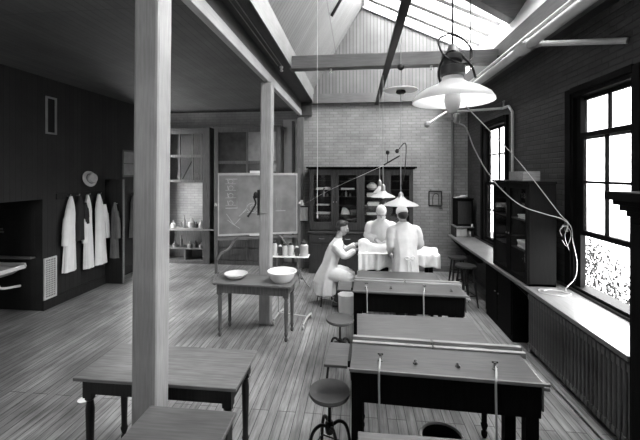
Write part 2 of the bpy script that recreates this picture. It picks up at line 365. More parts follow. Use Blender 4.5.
m = MB(); m.box(-1.40, -1.06, YB-.10, YA+.2, 3.60, 4.3); struct(m.build('trim_9', 'beam_dark'))
m = MB(); m.box(-1.86, -1.44, YA-.03, YA, 0, 3.6); struct(m.build('skylit_panel', 'white_board'))  # added panel, its white stands in for skylight on the alcove wall
# ------------------------------------------------------------------ posts
def post(name, x0, x1, y0, y1, z1, mat, label, lean=0.0):
    b = MB(); b.box(x0, x1, y0, y1, 0, z1); o = tag(b.build(name, mat, bevel=0.02), label, 'post'); o.rotation_euler = (0, lean, 0); return o
post('wooden_post', -1.43, -1.265, 2.07, 2.24, 3.61, 'post', 'tall square wooden post nearest the camera, in front of the bare left worktable', .009)
post('wooden_post', -1.455, -1.285, 5.06, 5.24, 3.605, 'post', 'square wooden post rising behind the table with the white basins', .009)
post('wooden_post', -1.42, -1.24, 8.14, 8.245, 3.555, 'brown_wood', 'dark post against the back wall, left of the glazed cabinet')
m = MB(); m.box(-1.62, -1.57, 8.62, 8.715, 0, 3.55); tag(m.build('wooden_batten', 'brown_wood'), 'thin dark upright batten on skylit wall left of the back post', 'batten')

# ------------------------------------------------------------------ tables
def turned(b, x, y, z1, r=0.028, block=0.14, bs=0.033):
    b.box(x-bs, x+bs, y-bs, y+bs, z1-block, z1)
    h = z1-block
    b.lathe([(r*0.55, 0), (r*0.9, 0.02), (r*0.9, 0.045), (r*0.5, 0.06), (r*0.75, 0.075), (r*1.05, 0.11), (r*0.8, 0.125), (r*0.8, h*0.3), (r*1.1, h*0.85), (r*0.8, h-0.03), (r*1.25, h-0.015), (r*1.0, h)], (x, y, 0), 12)
def table(name, x0, x1, y0, y1, h, top, frame, label, leg='turned', apron=0.12, tt=0.025, over=0.05, group=None, rz=0, cat='table', inset=0.03):
    cx, cy = (x0+x1)/2, (y0+y1)/2; a, c = (x1-x0)/2, (y1-y0)/2
    t = thing(name, (cx, cy, 0), label, cat, group, rz)
    b = MB(); b.box(-a, a, -c, c, h-tt, h); b.build('tabletop', top, t, bevel=0.005, world=False)
    ax, ay = a-over, c-over+.01
    b = MB(); w = 0.022
    b.box(-ax, ax, -ay, -ay+w, h-tt-apron, h-tt); b.box(-ax, ax, ay-w, ay, h-tt-apron, h-tt)
    b.box(-ax, -ax+w, -ay+w, ay-w, h-tt-apron, h-tt); b.box(ax-w, ax, -ay+w, ay-w, h-tt-apron, h-tt)
    b.build('apron', frame, t, world=False)
    for sx in (-1, 1):
        for sy in (-1, 1):
            b = MB(); x, y = sx*(ax-inset), sy*(ay-inset)
            if leg == 'turned': turned(b, x, y, h-tt-.001)
            else: b.taper(x, y, 0, h-tt-.001, 0.03, 0.036)
            b.build('leg', frame, t, world=False, smooth=(leg == 'turned'))
    return t
table('worktable', -2.03, -0.82, 2.31, 2.83, 0.78, 'table_top', 'dark_wood', 'bare wooden worktable on the left, standing behind the nearest post', apron=0.11)
table('side_table', -1.235, -0.70, 1.30, 1.985, 0.855, 'mid_top', 'dark_wood', 'small square table cut off at the bottom left edge, in front of the nearest post', leg='square', apron=0.1, over=0.03)
table('basin_table', -1.95, -0.85, 4.555, 5.02, 0.755, 'mid_wood', 'brown_wood', 'brown table with turned legs holding two white basins', apron=0.12, rz=R(-3.5))
mt = table('writing_table', 0.0, 1.12, 3.08, 3.64, 0.80, 'mid_top', 'black_wood', 'plain low table between the two laboratory desks', apron=0.09, over=0.012)
dup(mt, (0.56, 4.96, 0), 'plain low table behind the far laboratory desk, before the standing surgeon')
dup(mt, (0.565, 1.70, 0), 'plain table cut off by the bottom edge, in front of the near laboratory desk')

# basins on the brown table
def lathe_thing(name, prof, c, mat, label, cat, group=None, n=28):
    b = MB(); b.lathe(prof, c, n); return tag(b.build(name, mat, smooth=True), label, cat, group)
lathe_thing('enamel_dish', [(0.0, 0.0), (0.09, 0.0), (0.135, 0.03), (0.155, 0.062), (0.168, 0.066), (0.166, 0.072), (0.15, 0.068), (0.128, 0.036), (0.085, 0.01), (0.0, 0.008)], (-1.715, 4.83, 0.756), 'enamel', 'shallow white enamel dish on left end of brown table', 'dish')
lathe_thing('enamel_basin', [(0.0, 0.0), (0.12, 0.0), (0.165, 0.05), (0.185, 0.13), (0.205, 0.138), (0.203, 0.146), (0.178, 0.14), (0.157, 0.055), (0.115, 0.012), (0.0, 0.01)], (-1.03, 4.76, 0.756), 'enamel', 'deep white enamel basin on right end of brown table', 'basin')

# ------------------------------------------------------------------ laboratory desks
def lab_desk(yf, label, taps, hosed):
    t = thing('laboratory_desk', (0, yf, 0), label, 'desk', 'laboratory desks with gas taps', R(-2.2))
    h = 0.88; x0, x1 = -0.05, 1.21
    b = MB(); b.box(x0, x1, 0, 0.36, h-0.03, h); b.build('desktop', 'desk_top', t, bevel=0.004, world=False)
    b = MB(); b.box(x0-.005, x1+.035, -0.014, 0.0, h-0.018, h+0.003); b.build('front_rail', 'mid_wood', t, bevel=0.003, world=False)
    for (a, c) in ((x0, 0.573), (0.587, x1+.045)):
        b = MB(); b.box(a, c, 0.365, 0.40, h-0.03, h+0.012); b.box(a, c, 0.445, 0.48, h-0.03, h+0.018); b.box(a, c, 0.40, 0.445, h-0.03, h-0.01)
        b.build('back_rail', 'pale_wood', t, bevel=0.003, world=False)
    b = MB(); b.box(x1, x1+.06, 0.04, 0.36, h-0.075, h-0.05); b.box(x1, x1+.012, 0.02, .46, h-.2, h-.03); b.build('end_ledge', 'mid_wood', t, bevel=0.003, world=False)
    b = MB(); b.box(x0+.01, x1-.01, 0.012, 0.035, 0.64, h-.03); b.box(x0+.01, x1-.01, 0.445, 0.468, 0.64, h-.03)
    b.box(x0+.01, x0+.03, 0.035, 0.445, 0.64, h-.03); b.box(x1-.03, x1-.01, 0.035, 0.445, 0.64, h-.03); b.build('apron', 'black_wood', t, world=False)
    for x in (x0+0.05, x1-0.06):
        for y in (0.055, 0.425):
            b = MB(); b.box(x-0.04, x+0.04, y-0.04, y+0.04, 0, h-.03); b.build('leg', 'black_wood', t, bevel=0.004, world=False)
    lf = MB(); lf.box(x0-0.19, x0-0.022, 0.05, 0.39, h-0.035, h-0.015); lf = lf.build('drop_leaf', 'mid_top', t, bevel=0.003, world=False)
    b = MB(); b.box(x0-0.022, x0-0.004, 0.10, 0.36, h-0.05, h-0.005); b.build('hinge', 'iron', lf, world=False)
    for i_, x in enumerate(taps):
        tall = i_ in hosed
        k = 1 if tall else .55
        b = MB(); b.lathe([(0.02, 0), (0.02, 0.006), (0.009, 0.01), (0.009, 0.045*k), (0.012, 0.05*k), (0.0, 0.056*k)], (x, 0.13, h), 10)
        b.tube([(x, 0.13, h+0.035*k), (x, 0.095, h+0.032*k)], 0.007, 8)
        if tall: b.bar((x-0.02, 0.13, h+0.05), (x+0.02, 0.13, h+0.05), 0.008, 0.012)
        b.build('gas_tap', 'brass', t, smooth=True, world=False)
    return t
lab_desk(2.465, 'near black laboratory desk with gas taps, in front of the plain low table', (.165, .414, .706, .953), (0, 3))
lab_desk(4.10, 'far black laboratory desk with gas taps, nearest the standing surgeon', (.106, .397, .78, 1.081), (0, 2))
def tube_hose(x, yf, xh, label):
    b = MB(); z = 0.88; h = lambda k: x+(xh-x)*k
    b.tube(crv([(x, yf+.10, z+.032), (h(.4), yf+0.04, z+.022), (h(.9), yf-0.02, z+0.012), (xh, yf-0.028, z-0.06), (xh+.004, yf-0.03, 0.45), (xh-.004, yf-0.03, 0.16), (xh+.01, yf-.035, 0.02), (xh+.03, yf-.10, 0.010)], 6), 0.007, 8)
    tag(b.build('rubber_tube', 'rubber', smooth=True), label, 'tube', 'rubber tubes hanging from gas taps')
K = math.tan(R(2.2))
tube_hose(.165, 2.465-.16*K, .15, 'pale rubber tube hanging from left end tap of the near desk')
tube_hose(.953, 2.465-.93*K, .905, 'pale rubber tube hanging from right end tap of the near desk')
tube_hose(.106, 4.10-.11*K, .114, 'pale rubber tube hanging from left end tap of the far desk')
tube_hose(.78, 4.10-.75*K, .745, 'pale rubber tube hanging from third tap of the far desk')

# ------------------------------------------------------------------ stools
def screw_stool(label):
    t = thing('screw_stool', (0, 0, 0), label, 'stool', 'round screw stools')
    b = MB(); b.lathe([(0.0, 0.575), (0.12, 0.575), (0.15, 0.59), (0.157, 0.605), (0.152, 0.62), (0.12, 0.617), (0.0, 0.611)], (0, 0, 0), 32); b.build('seat', 'seat_wood', t, smooth=True, world=False)
    b = MB(); b.lathe([(0.012, 0.30), (0.012, 0.54), (0.06, 0.555), (0.06, 0.576)], (0, 0, 0), 14); b.build('screw', 'iron', t, smooth=True, world=False)
    b = MB(); b.lathe([(0.026, 0.30), (0.034, 0.33), (0.034, 0.375), (0.022, 0.39)], (0, 0, 0), 14); b.build('hub', 'iron', t, smooth=True, world=False)
    for a in (0, 90, 180, 270):
        c, s_ = math.cos(R(a+25)), math.sin(R(a+25))
        b = MB(); b.tube(crv([(c*r, s_*r, z) for r, z in ((0.03, 0.36), (0.075, 0.372), (0.125, 0.34), (0.155, 0.26), (0.172, 0.14), (0.19, 0.012))], 6), 0.0125, 8)
        b.build('leg', 'iron', t, smooth=True, world=False)
    b = MB()
    for k in range(4):
        p = [(math.cos(R(25+90*(k+j)))*0.168, math.sin(R(25+90*(k+j)))*0.168, 0.17) for j in (0, 1)]
        b.tube(p, 0.006, 6)
    b.build('brace_ring', 'iron', t, smooth=True, world=False)
    return t
st = screw_stool('round screw stool beside the drop leaf of the near desk')
st.location = (-0.205, 2.62, 0)
dup(st, (-0.19, 3.93, 0), 'round screw stool left of the far desk, behind the near one', rz=R(20))
lo = dup(st, (-0.52, 6.0, 0), 'low round screw stool under the seated man in white gown', rz=R(40)); lo.scale = (1, 1, .72)
def tall_stool():
    t = thing('wooden_stool', (0, 0, 0), 'dark wooden stool under the counter, standing nearer the back wall', 'stool', 'dark wooden stools under the counter')
    b = MB(); b.lathe([(0.0, 0.66), (0.16, 0.66), (0.17, 0.675), (0.16, 0.695), (0.0, 0.69)], (0, 0, 0), 24); b.build('seat', 'dark_wood', t, smooth=True, world=False)
    for a in range(4):
        c, s_ = math.cos(R(45+90*a)), math.sin(R(45+90*a)); b = MB()
        b.tube([(c*0.11, s_*0.11, 0.67), (c*0.15, s_*0.15, 0.35), (c*0.20, s_*0.20, 0.005)], [0.013, 0.018, 0.012], 8); b.build('leg', 'dark_wood', t, smooth=True, world=False)
    for z, r in ((0.2, 0.172), (0.42, 0.142)):
        b = MB()
        for k in range(4): b.tube([(math.cos(R(45+90*(k+j)))*r, math.sin(R(45+90*(k+j)))*r, z) for j in (0, 1)], 0.009, 6)
        b.build('stretcher_ring', 'dark_wood', t, smooth=True, world=False)
    return t
ts = tall_stool(); ts.location = (1.86, 6.75, 0)
dup(ts, (1.83, 6.15, 0), 'dark wooden stool under the counter, standing nearer the camera', rz=R(15))

# pails
t = thing('waste_bucket', (0.565, 2.70, 0), 'round dark bucket with pale rim, under the near desk', 'bucket'); t.location = (0.58, 2.47, 0)
b = MB(); b.lathe([(0.0, 0.0), (0.115, 0.0), (0.14, 0.44), (0.135, 0.44), (0.11, 0.02), (0.0, 0.012)], (0, 0, 0), 30); b.build('bucket_body', 'iron', t, smooth=True, world=False)
b = MB(); b.tube([(math.cos(2*PI*k/32)*0.14, math.sin(2*PI*k/32)*0.14, 0.44) for k in range(33)], 0.009, 8); b.build('rim', 'enamel', t, smooth=True, world=False)
t = thing('enamel_pail', (-0.17, 5.62, 0), 'white enamel pail on floor beside the end of the operating table', 'pail')
b = MB(); b.lathe([(0.0, 0.0), (0.10, 0.0), (0.125, 0.03), (0.13, 0.30), (0.137, 0.31), (0.125, 0.305), (0.118, 0.03), (0.0, 0.015)], (0, 0, 0), 24); b.build('pail_body', 'enamel', t, smooth=True, world=False)
b = MB(); b.tube(crv([(-0.132, 0, 0.28), (-0.1, 0.05, 0.24), (0, 0.135, 0.22), (0.1, 0.05, 0.24), (0.132, 0, 0.28)], 6), 0.004, 6); b.build('handle', 'steel', t, smooth=True, world=False)

# ------------------------------------------------------------------ counter along the right wall
t = thing('wall_counter', (2.24, 5.4, 0), 'long pale wooden counter running beneath the right windows', 'counter')
b = MB(); pl = [(1.98, 2.80), (2.455, 2.80), (2.455, 8.2), (2.16, 8.2), (2.05, 8.1), (1.985, 7.9)]
b.prism(pl, 0.858, 0.90, 'z'); b.build('worktop', 'counter', t, bevel=0.006)
b = MB(); b.box(2.455, 2.498, 2.80, 8.2, 0.858, 0.925); b.build('backboard', 'dark_wood', t)
for y in (4.85, 5.9, 7.3, 8.0):
    b = MB(); b.prism([(2.498, 0.855), (2.06, 0.855), (2.06, 0.80), (2.40, 0.45), (2.498, 0.45)], y-.02, y+.02, 'y'); b.build('bracket', 'dark_wood', t)
t = thing('under_counter_cupboard', (2.27, 5.37, 0), 'dark low cupboard under the counter, beside the radiator', 'cupboard')
b = MB(); b.box(2.06, 2.49, 4.90, 5.86, 0, 0.85); b.build('carcass', 'black_wood', t)
for y0, y1 in ((4.92, 5.37), (5.39, 5.84)):
    b = MB(); b.box(2.045, 2.058, y0, y1, 0.08, 0.82); d = b.build('door', 'black_wood', t, bevel=0.004)
    b = MB(); b.ell((2.035, y1-.05 if y0 < 5 else y0+.05, 0.5), (0.012, 0.012, 0.012), 8, 6); b.build('knob', 'brass', d, smooth=True)
t = thing('pale_board', (2.3, 6.02, 0), 'pale board with rounded top leaning under the counter behind stools', 'board')
b = MB(); b.prism([(5.93, 0.02), (6.5, 0.02), (6.42, 0.4), (6.25, 0.6), (6.05, 0.66), (5.93, 0.6)], 2.36, 2.385, 'x'); t2 = b.build('board_panel', 'pale_wood', t, bevel=.004)
# radiator
t = thing('radiator', (2.25, 4.0, 0), 'dark ribbed steam radiator under the counter by near window', 'radiator')
sec = None; ys = [3.02+0.058*i for i in range(29)]
for i, y in enumerate(ys):
    if sec is None:
        b = MB()
        for dx in (-0.075, 0.0, 0.075):
            b.tube([(dx, 0, 0.06), (dx, 0, 0.10), (dx, 0, 0.68), (dx, 0, 0.72)], [0.012, 0.021, 0.021, 0.012], 8)
        b.box(-0.098, 0.098, -0.022, 0.022, 0.66, 0.73); b.box(-0.098, 0.098, -0.022, 0.022, 0.06, 0.12)
        sec = b.build('section', 'radiator', t, bevel=0.008, smooth=True, world=False); o = sec
    else:
        o = sec.copy(); COL.objects.link(o); o.parent = t
    o.location = (2.24-2.25, y-4.0, 0)
for y in (ys[0], ys[-1]):
    b = MB(); b.box(2.15, 2.33, y-.025, y+.025, 0, 0.065); b.build('foot', 'radiator', t)
b = MB(); b.tube([(2.24, ys[-1]+.02, 0.60), (2.24, ys[-1]+.10, 0.60), (2.24, ys[-1]+.11, 0.0)], 0.016, 8); b.lathe([(0.03, 0), (0.034, 0.01), (0.03, 0.02)], (2.24, ys[-1]+.10, 0.63), 10); b.build('valve', 'grey_pipe', t, smooth=True)
b = MB(); b.tube([(2.05, 3.95, 0.03), (2.05, 2.7, 0.03)], 0.014, 8); tag(b.build('floor_pipe', 'grey_pipe', smooth=True), 'thin pipe along the floor in front of the radiator', 'pipe')

# glazed cabinet standing on the counter
t = thing('counter_cabinet', (2.2, 4.93, 0.9), 'black glass-fronted cabinet standing on the counter between the windows', 'cabinet')
cx0, cx1, cy0, cy1, cz0, cz1 = 2.015, 2.34, 4.40, 5.46, 0.901, 2.12
b = MB(); b.box(cx0+.02, cx1, cy0, cy0+.02, cz0, cz1); b.box(cx0+.02, cx1, cy1-.02, cy1, cz0, cz1); b.box(cx1-.015, cx1, cy0, cy1, cz0, cz1)
b.box(cx0+.02, cx1, cy0, cy1, cz0, cz0+.03); b.box(cx0+.02, cx1, cy0, cy1, cz1-.03, cz1); b.box(cx0+.02, cx1, 4.92, 4.94, cz0, cz1); b.build('carcass', 'black_wood', t, bevel=.003)
b = MB(); b.box(cx0-.01, cx1, cy0-.025, cy1+.025, cz1, cz1+.03); b.build('cornice', 'black_wood', t, bevel=.008)
for z in (1.28, 1.66):
    b = MB(); b.box(cx0+.03, cx1-.016, cy0+.021, cy1-.021, z-.008, z+.008); b.build('shelf', 'dark_wood', t)
for y0, y1 in ((cy0+.005, 4.93), (4.94, cy1-.005)):
    b = MB(); w = .05
    b.box(cx0, cx0+.02, y0, y0+w, cz0+.01, cz1-.005); b.box(cx0, cx0+.02, y1-w, y1, cz0+.01, cz1-.005); b.box(cx0, cx0+.02, y0+w, y1-w, cz0+.01, cz0+.07); b.box(cx0, cx0+.02, y0+w, y1-w, cz1-.065, cz1-.005)
    d = b.build('door', 'black_wood', t, bevel=.003)
    b = MB(); b.box(cx0+.008, cx0+.012, y0+w, y1-w, cz0+.07, cz1-.065); b.build('pane', 'case_glass', d)
    b = MB(); b.ell((cx0-.008, 4.90 if y0 < 4.9 else 4.97, 1.45), (.01, .01, .014), 8, 6); b.build('knob', 'brass', d, smooth=True)
b = MB(); b.box(2.07, 2.28, 4.64, 5.04, 2.151, 2.27); tag(b.build('wooden_box', 'mid_wood', bevel=.004), 'shallow wooden box lying on top of the black counter cabinet', 'box')
lathe_thing('white_jar', [(0, 0), (.055, 0), (.06, .02), (.06, .13), (.04, .15), (.04, .17), (0, .172)], (2.16, 5.2, 1.669), 'enamel', 'white jar on top shelf inside the black counter cabinet', 'jar')
def fold(name, x0, x1, y0, y1, z, h, label, cat, group=None, layers=3, mat='cloth'):
    b = MB()
    for k in range(layers):
        j = 0.006*math.sin(k*2.3+x0*9); b.box(x0+j, x1+j, y0, y1, z+h*k/layers, z+h*(k+0.92)/layers)
    return tag(b.build(name, mat, bevel=min(.008, h/layers*.3)), label, cat, group)
fold('folded_cloth', 2.08, 2.26, 4.52, 4.8, 1.669, .05, 'folded white cloth on top shelf of black counter cabinet', 'cloth')
fold('folded_cloth', 2.08, 2.26, 4.55, 4.82, 1.289, .1, 'white cloth bundle on lower shelf of black counter cabinet', 'cloth')

# little open shelf with a dark box at the far end of the counter
t = thing('counter_shelf', (2.28, 7.9, 0.9), 'small wooden shelf stand at the far end of the counter', 'shelf')
b = MB(); b.box(2.06, 2.44, 7.62, 8.0, 1.10, 1.125); b.build('shelf_board', 'mid_wood', t, bevel=.004)
for x in (2.075, 2.425):
    b = MB(); b.box(x-.012, x+.012, 7.64, 7.99, 0.901, 1.10); b.build('side', 'dark_wood', t)
t = thing('dark_chest', (2.27, 7.83, 1.126), 'dark wooden chest standing on the small counter shelf', 'chest')
b = MB(); b.box(2.10, 2.43, 7.68, 7.99, 1.126, 1.69); b.build('chest_body', 'black_wood', t, bevel=.004)
b = MB(); b.box(2.085, 2.445, 7.66, 8.0, 1.69, 1.715); b.build('lid', 'black_wood', t, bevel=.004)
b = MB(); b.box(2.13, 2.40, 7.672, 7.679, 1.17, 1.65); b.build('front_panel', 'dark_wood', t)
t = thing('carved_bracket', (2.03, 7.95, 0.9), 'narrow pale upright with knobbed top left of the dark chest', 'bracket')
b = MB(); b.lathe([(.02, 0), (.02, .03), (.011, .05), (.011, .75), (.018, .78), (.011, .8), (.02, .86), (.012, .9), (0, .95)], (2.03, 7.95, .901), 12); b.build('upright', 'mid_wood', t, smooth=True)
for (x, z, rz, nm, lb) in ((2.2, 1.716, .3, 'paper_bundle', 'rumpled papers lying on the dark chest'),):
    b = MB()
    for k in range(4):
        c_, s_ = math.cos(rz+k*.4), math.sin(rz+k*.4)
        p = [Vector((x+.03*k+c_*a-s_*q, 7.83+s_*a+c_*q)) for a, q in ((-.12, -.05), (.12, -.05), (.12, .05), (-.12, .05))]
        b.prism([(q.x, q.y) for q in p], z+.012*k, z+.012*k+.009, 'z')
    tag(b.build(nm, 'paper'), lb, 'papers')
for i, (x, w, h, lb) in enumerate(((2.135, .06, .165, 'white box under counter shelf, leftmost of three'), (2.265, .06, .165, 'white box in the middle under the counter shelf'), (2.375, .035, .11, 'smaller white box under counter shelf, rightmost of three'))):
    b = MB(); b.box(x-w, x+w, 7.72, 7.9, 0.901, 0.901+h); tag(b.build('white_box', 'paper', bevel=.006), lb, 'box', 'white boxes under the counter shelf')
lathe_thing('small_cup', [(0, 0), (.018, 0), (.022, .05), (.019, .05), (.016, .006), (0, .005)], (2.405, 7.65, 1.126), 'enamel', 'tiny white cup on edge of the counter shelf', 'cup', n=14)

# tall dark cabinet at the right edge
t = thing('tall_cabinet', (2.22, 2.3, 0), 'tall black cabinet with stepped cornice at the right edge', 'cabinet')
b = MB(); b.box(1.985, 2.44, 1.75, 2.79, 0, 1.93); b.build('carcass', 'black_wood', t, bevel=.006)
b = MB()
for i, (o_, z0, z1) in enumerate(((.02, 1.93, 1.97), (.06, 1.97, 2.01), (.10, 2.01, 2.045), (.15, 2.045, 2.11))):
    b.box(1.985-o_*.5, 2.44, 1.75-o_, 2.79+o_, z0, z1)
b.build('cornice', 'black_wood', t, bevel=.006)
for y0, y1 in ((1.79, 2.26), (2.28, 2.75)):
    b = MB(); b.box(1.968, 1.984, y0, y1, .1, 1.88); d = b.build('door', 'black_wood', t, bevel=.005)
    b = MB(); b.ell((1.958, y1-.05 if y0 < 2 else y0+.05, 1.0), (.012, .012, .012), 8, 6); b.build('knob', 'brass', d, smooth=True)

# ------------------------------------------------------------------ pipes, rail, gas bracket
t = thing('heating_pipe', (1.96, 3, 3.6), 'thick pale pipe hanging below the right roof beam', 'pipe')
b = MB(); b.tube([(1.97, YF+.01, 3.735), (1.97, YB-.01, 3.735)], 0.055, 16); b.build('main_pipe', 'pale_pipe', t, smooth=True)
b = MB(); b.tube([(1.88, YF+.01, 3.77), (1.88, YB-.01, 3.77)], 0.017, 8); b.build('thin_pipe', 'enamel', t, smooth=True)
b = MB(); b.tube([(1.97, 4.24, 3.735), (1.97, 4.28, 3.735), (1.97, 4.46, 3.735), (1.97, 4.50, 3.735)], [.06, .078, .078, .06], 16)
b.tube([(2.0, 4.30, 3.735), (2.08, 4.20, 3.735)], .05, 12); b.build('coupling', 'pale_pipe', t, smooth=True)
b = MB(); b.tube([(2.02, 4.26, 3.735), (2.495, 3.52, 3.475)], .03, 12); b.build('branch_pipe', 'pale_pipe', t, smooth=True)
for y in (-1, 1.0, 3.0, 5.1, 7.0):
    b = MB(); b.box(1.94, 2.0, y-.012, y+.012, 3.79, 3.88); b.box(2.0, 2.10, y-.012, y+.012, 3.86, 3.885); b.build('hanger', 'iron', t)
t = thing('ceiling_rail', (0.455, 3, 3.8), 'black flat iron rail under the tie beam, running to the back wall', 'rail')
b = MB(); b.box(.41, .50, YF+.01, YB-.01, 3.835, 3.875); b.build('rail_bar', 'iron', t)
t = thing('gas_bracket', (2.45, 5.9, 2.2), 'bent gas pipe with valve on the right brick wall above cabinet', 'pipe')
b = MB(); b.tube([(2.46, 5.86, 2.2), (2.46, 5.86, 3.22), (2.46, 6.0, 3.34), (2.46, 6.25, 3.35), (1.62, 6.6, 3.36), (.98, 5.05, 2.93)], .022, 10); b.build('pipe_run', 'pale_pipe', t, smooth=True)
b = MB(); b.tube([(2.46, 6.2, 3.35), (2.46, 6.2, 3.46)], .014, 8); b.bar((2.46, 6.16, 3.46), (2.46, 6.24, 3.46), .012, .02); b.build('valve', 'grey_pipe', t, smooth=True)
b = MB(); b.ell((.98, 5.05, 2.93), (.04, .04, .045), 12, 8); b.build('end_cap', 'grey_pipe', t, smooth=True)
b = MB(); b.tube([(2.15, 8.2, .93), (2.15, 8.2, 3.875)], .032, 10); tag(b.build('downpipe', 'brown_wood', smooth=True), 'dark upright pipe on back wall near the right corner', 'pipe')
b = MB(); b.bar((-.47, 6.4, 5.13), (-.28, 6.4, 5.46), .07, .03, (0, 1, 0)); tag(b.build('slope_cleat', 'iron'), 'small dark cleat high on the boarded roof slope', 'cleat')
for x, lb in ((-.41, 'white porcelain knob under the tie beam left of the rail'), (1.13, 'white porcelain knob under the tie beam right of the rail')):
    b = MB(); b.lathe([(.012, 0), (.02, .012), (.012, .028), (.02, .044), (.02, .068)], (x, 5.5, 3.825), 12); tag(b.build('porcelain_knob', 'enamel', smooth=True), lb, 'insulator')
b = MB(); b.lathe([(.016, 0), (.028, .02), (.016, .04), (.028, .06), (.028, .085)], (-1.17, 5.35, 3.825), 12); tag(b.build('porcelain_knob', 'enamel', smooth=True), 'white porcelain knob on the dark strip left of tie beam', 'insulator')
for dx, lb in ((-1.21, 'thin wire along the roof beam, nearer the beam'), (-1.15, 'thin wire along the roof beam, nearer the roof slope')):
    b = MB(); b.tube([(dx, YF+.05, 3.9), (dx, 5.3, 3.9)], .006, 6); tag(b.build('electric_wire', 'grey_pipe'), lb, 'wire', 'wires along the roof beam')

# ------------------------------------------------------------------ lamps
def cord(b, pts, r=.005): b.tube(pts, r, 6)
def shade_prof(D, h): r = D/2; return [(r, 0), (r*.97, h*.10), (r*.80, h*.30), (r*.55, h*.52), (r*.34, h*.72), (r*.20, h)]
def roofz(x): return RZ+(GZ-RZ)*(x-RX)/(GX-RX) if x > RX else 4.22+(RZ-4.22)*(x+1.04)/(RX+1.04)
t = thing('pendant_lamp', (.58, 2.22, 2.62), 'large white shaded pendant lamp hanging nearest the camera, upper right', 'lamp')
b = MB(); x, y, z = .583, 2.22, 2.685
r = .24
b.lathe([(r, 0), (r*1.0, .008), (r*.90, .045), (r*.68, .08), (r*.42, .105), (r*.27, .13), (r*.24, .16)], (x, y, z), 48, 0.006, 24, caps=False); b.build('shade', 'milk', t, smooth=True)
b = MB(); b.lathe([(.0, -.07), (.018, -.066), (.038, -.04), (.05, .01), (.045, .07), (.035, .1), (0, .11)], (x, y, z), 18); b.build('bulb', 'jar_pale', t, smooth=True)
b = MB(); b.lathe([(.06, .155), (.075, .165), (.075, .215), (.055, .222), (.055, .25), (.066, .255), (.066, .285), (.04, .30), (.022, .35), (0, .355)], (x, y, z), 18); b.build('socket', 'brass', t, smooth=True)
b = MB(); cord(b, [(x, y, z+.32), (x, y, 5.94)], .006); cord(b, [(x+.12, y, 5.90), (x+.11, y+.02, z+.2)], .0035); b.build('cord', 'iron', t)
b = MB(); b.tube(crv([(x-.07, y, z+.10), (x-.085, y-.02, z+.2), (x-.02, y-.05, z+.30), (x+.09, y-.04, z+.22), (x+.13, y-.02, z+.14)], 8), .007, 8); b.tube(crv([(x-.03, y, z+.42), (x-.09, y-.03, z+.37), (x-.06, y-.05, z+.27), (x+.04, y-.05, z+.22), (x+.11, y-.02, z+.26), (x+.10, y, z+.34), (x+.02, y-.02, z+.40), (x-.03, y, z+.42)], 8), .006, 8); b.build('cord_loop', 'iron', t, smooth=True)
b = MB(); b.lathe([(.014, -.13), (.02, -.12), (.02, -.075), (.01, -.07)], (x+.025, y, z), 10); b.bar((x-.01, y, z-.1), (x+.07, y, z-.105), .012, .014); b.build('gas_cock', 'steel', t, smooth=True)

def op_lamp(name, x, y, z, D, h, top, label, neck=.06):
    t = thing(name, (x, y, z), label, 'lamp')
    b = MB(); b.lathe(shade_prof(D, h), (x, y, z), 32, caps=False); b.build('shade', 'milk', t, smooth=True)
    b = MB(); b.lathe([(D*.1+.004, h-.005), (.035, h+.02), (.035, h+neck), (.015, h+neck+.03), (0, h+neck+.035)], (x, y, z), 14); b.build('socket', 'steel', t, smooth=True)
    b = MB(); b.ell((x, y, z+.03), (.045, .045, .06), 12, 8); b.build('bulb', 'jar_pale', t, smooth=True)
    b = MB(); cord(b, [(x, y, z+h+neck+.02), (x, y, top)], .006); b.build('cord', 'grey_pipe', t)
    return t
t = op_lamp('operating_lamp', .655, 5.36, 1.765, .52, .12, roofz(.655), 'widest white shade over the operating table, hiding top of surgeon head', .05)
b = MB(); b.lathe([(.03, -.01), (.25, -.012), (.25, 0), (.10, .03), (.03, .04)], (.655, 5.36, 3.5), 32); b.build('reflector_disc', 'enamel', t, smooth=True)
b = MB(); b.lathe([(.05, -.03), (.075, -.012), (.05, .07), (.0, .075)], (.655, 5.36, 3.47), 16); b.build('disc_hub', 'iron', t, smooth=True)
b = MB(); b.ell((.655, 5.36, 3.84), (.05, .03, .05), 12, 8); b.build('pulley', 'iron', t, smooth=True)
b = MB(); b.tube([(.40, 5.36, 2.37), (.64, 5.36, 2.51)], .011, 8); b.ell((.46, 5.36, 2.56), (.03, .03, .035), 10, 8); b.ell((.60, 5.36, 2.58), (.03, .03, .035), 10, 8)
b.tube([(.46, 5.36, 2.56), (.46, 5.36, 2.40)], .006, 6); b.tube(crv([(.60, 5.36, 2.58), (.72, 5.36, 2.7), (.73, 5.36, 2.5), (.70, 5.36, 2.2), (.66, 5.36, 2.05)], 6), .007, 6)
b.build('adjusting_arm', 'iron', t, smooth=True)
op_lamp('operating_lamp', .42, 5.75, 1.86, .40, .10, 3.856, 'middle white pendant shade over the table, behind the widest one', .08)
op_lamp('operating_lamp', .43, 6.75, 1.87, .24, .14, 3.856, 'smallest pendant shade over the table, leftmost of three', .08)
b = MB(); b.tube(crv([(-1.24, 8.12, 1.52), (-.5, 6.95, 1.93), (.40, 5.37, 2.365)], 6), .0026, 6); tag(b.build('stay_wire', 'enamel'), 'thin pale wire stretched from dark back post to lamp arm', 'wire')
b = MB(); cord(b, [(-.60, 5.3, roofz(-.60)), (-.60, 5.3, 1.6)], .0045); b.lathe([(.01, 0), (.014, .03), (.006, .06)], (-.60, 5.3, 1.56), 8); tag(b.build('pull_cord', 'pale_pipe'), 'thin cord hanging from boarded slope, left of the surgeons', 'cord')
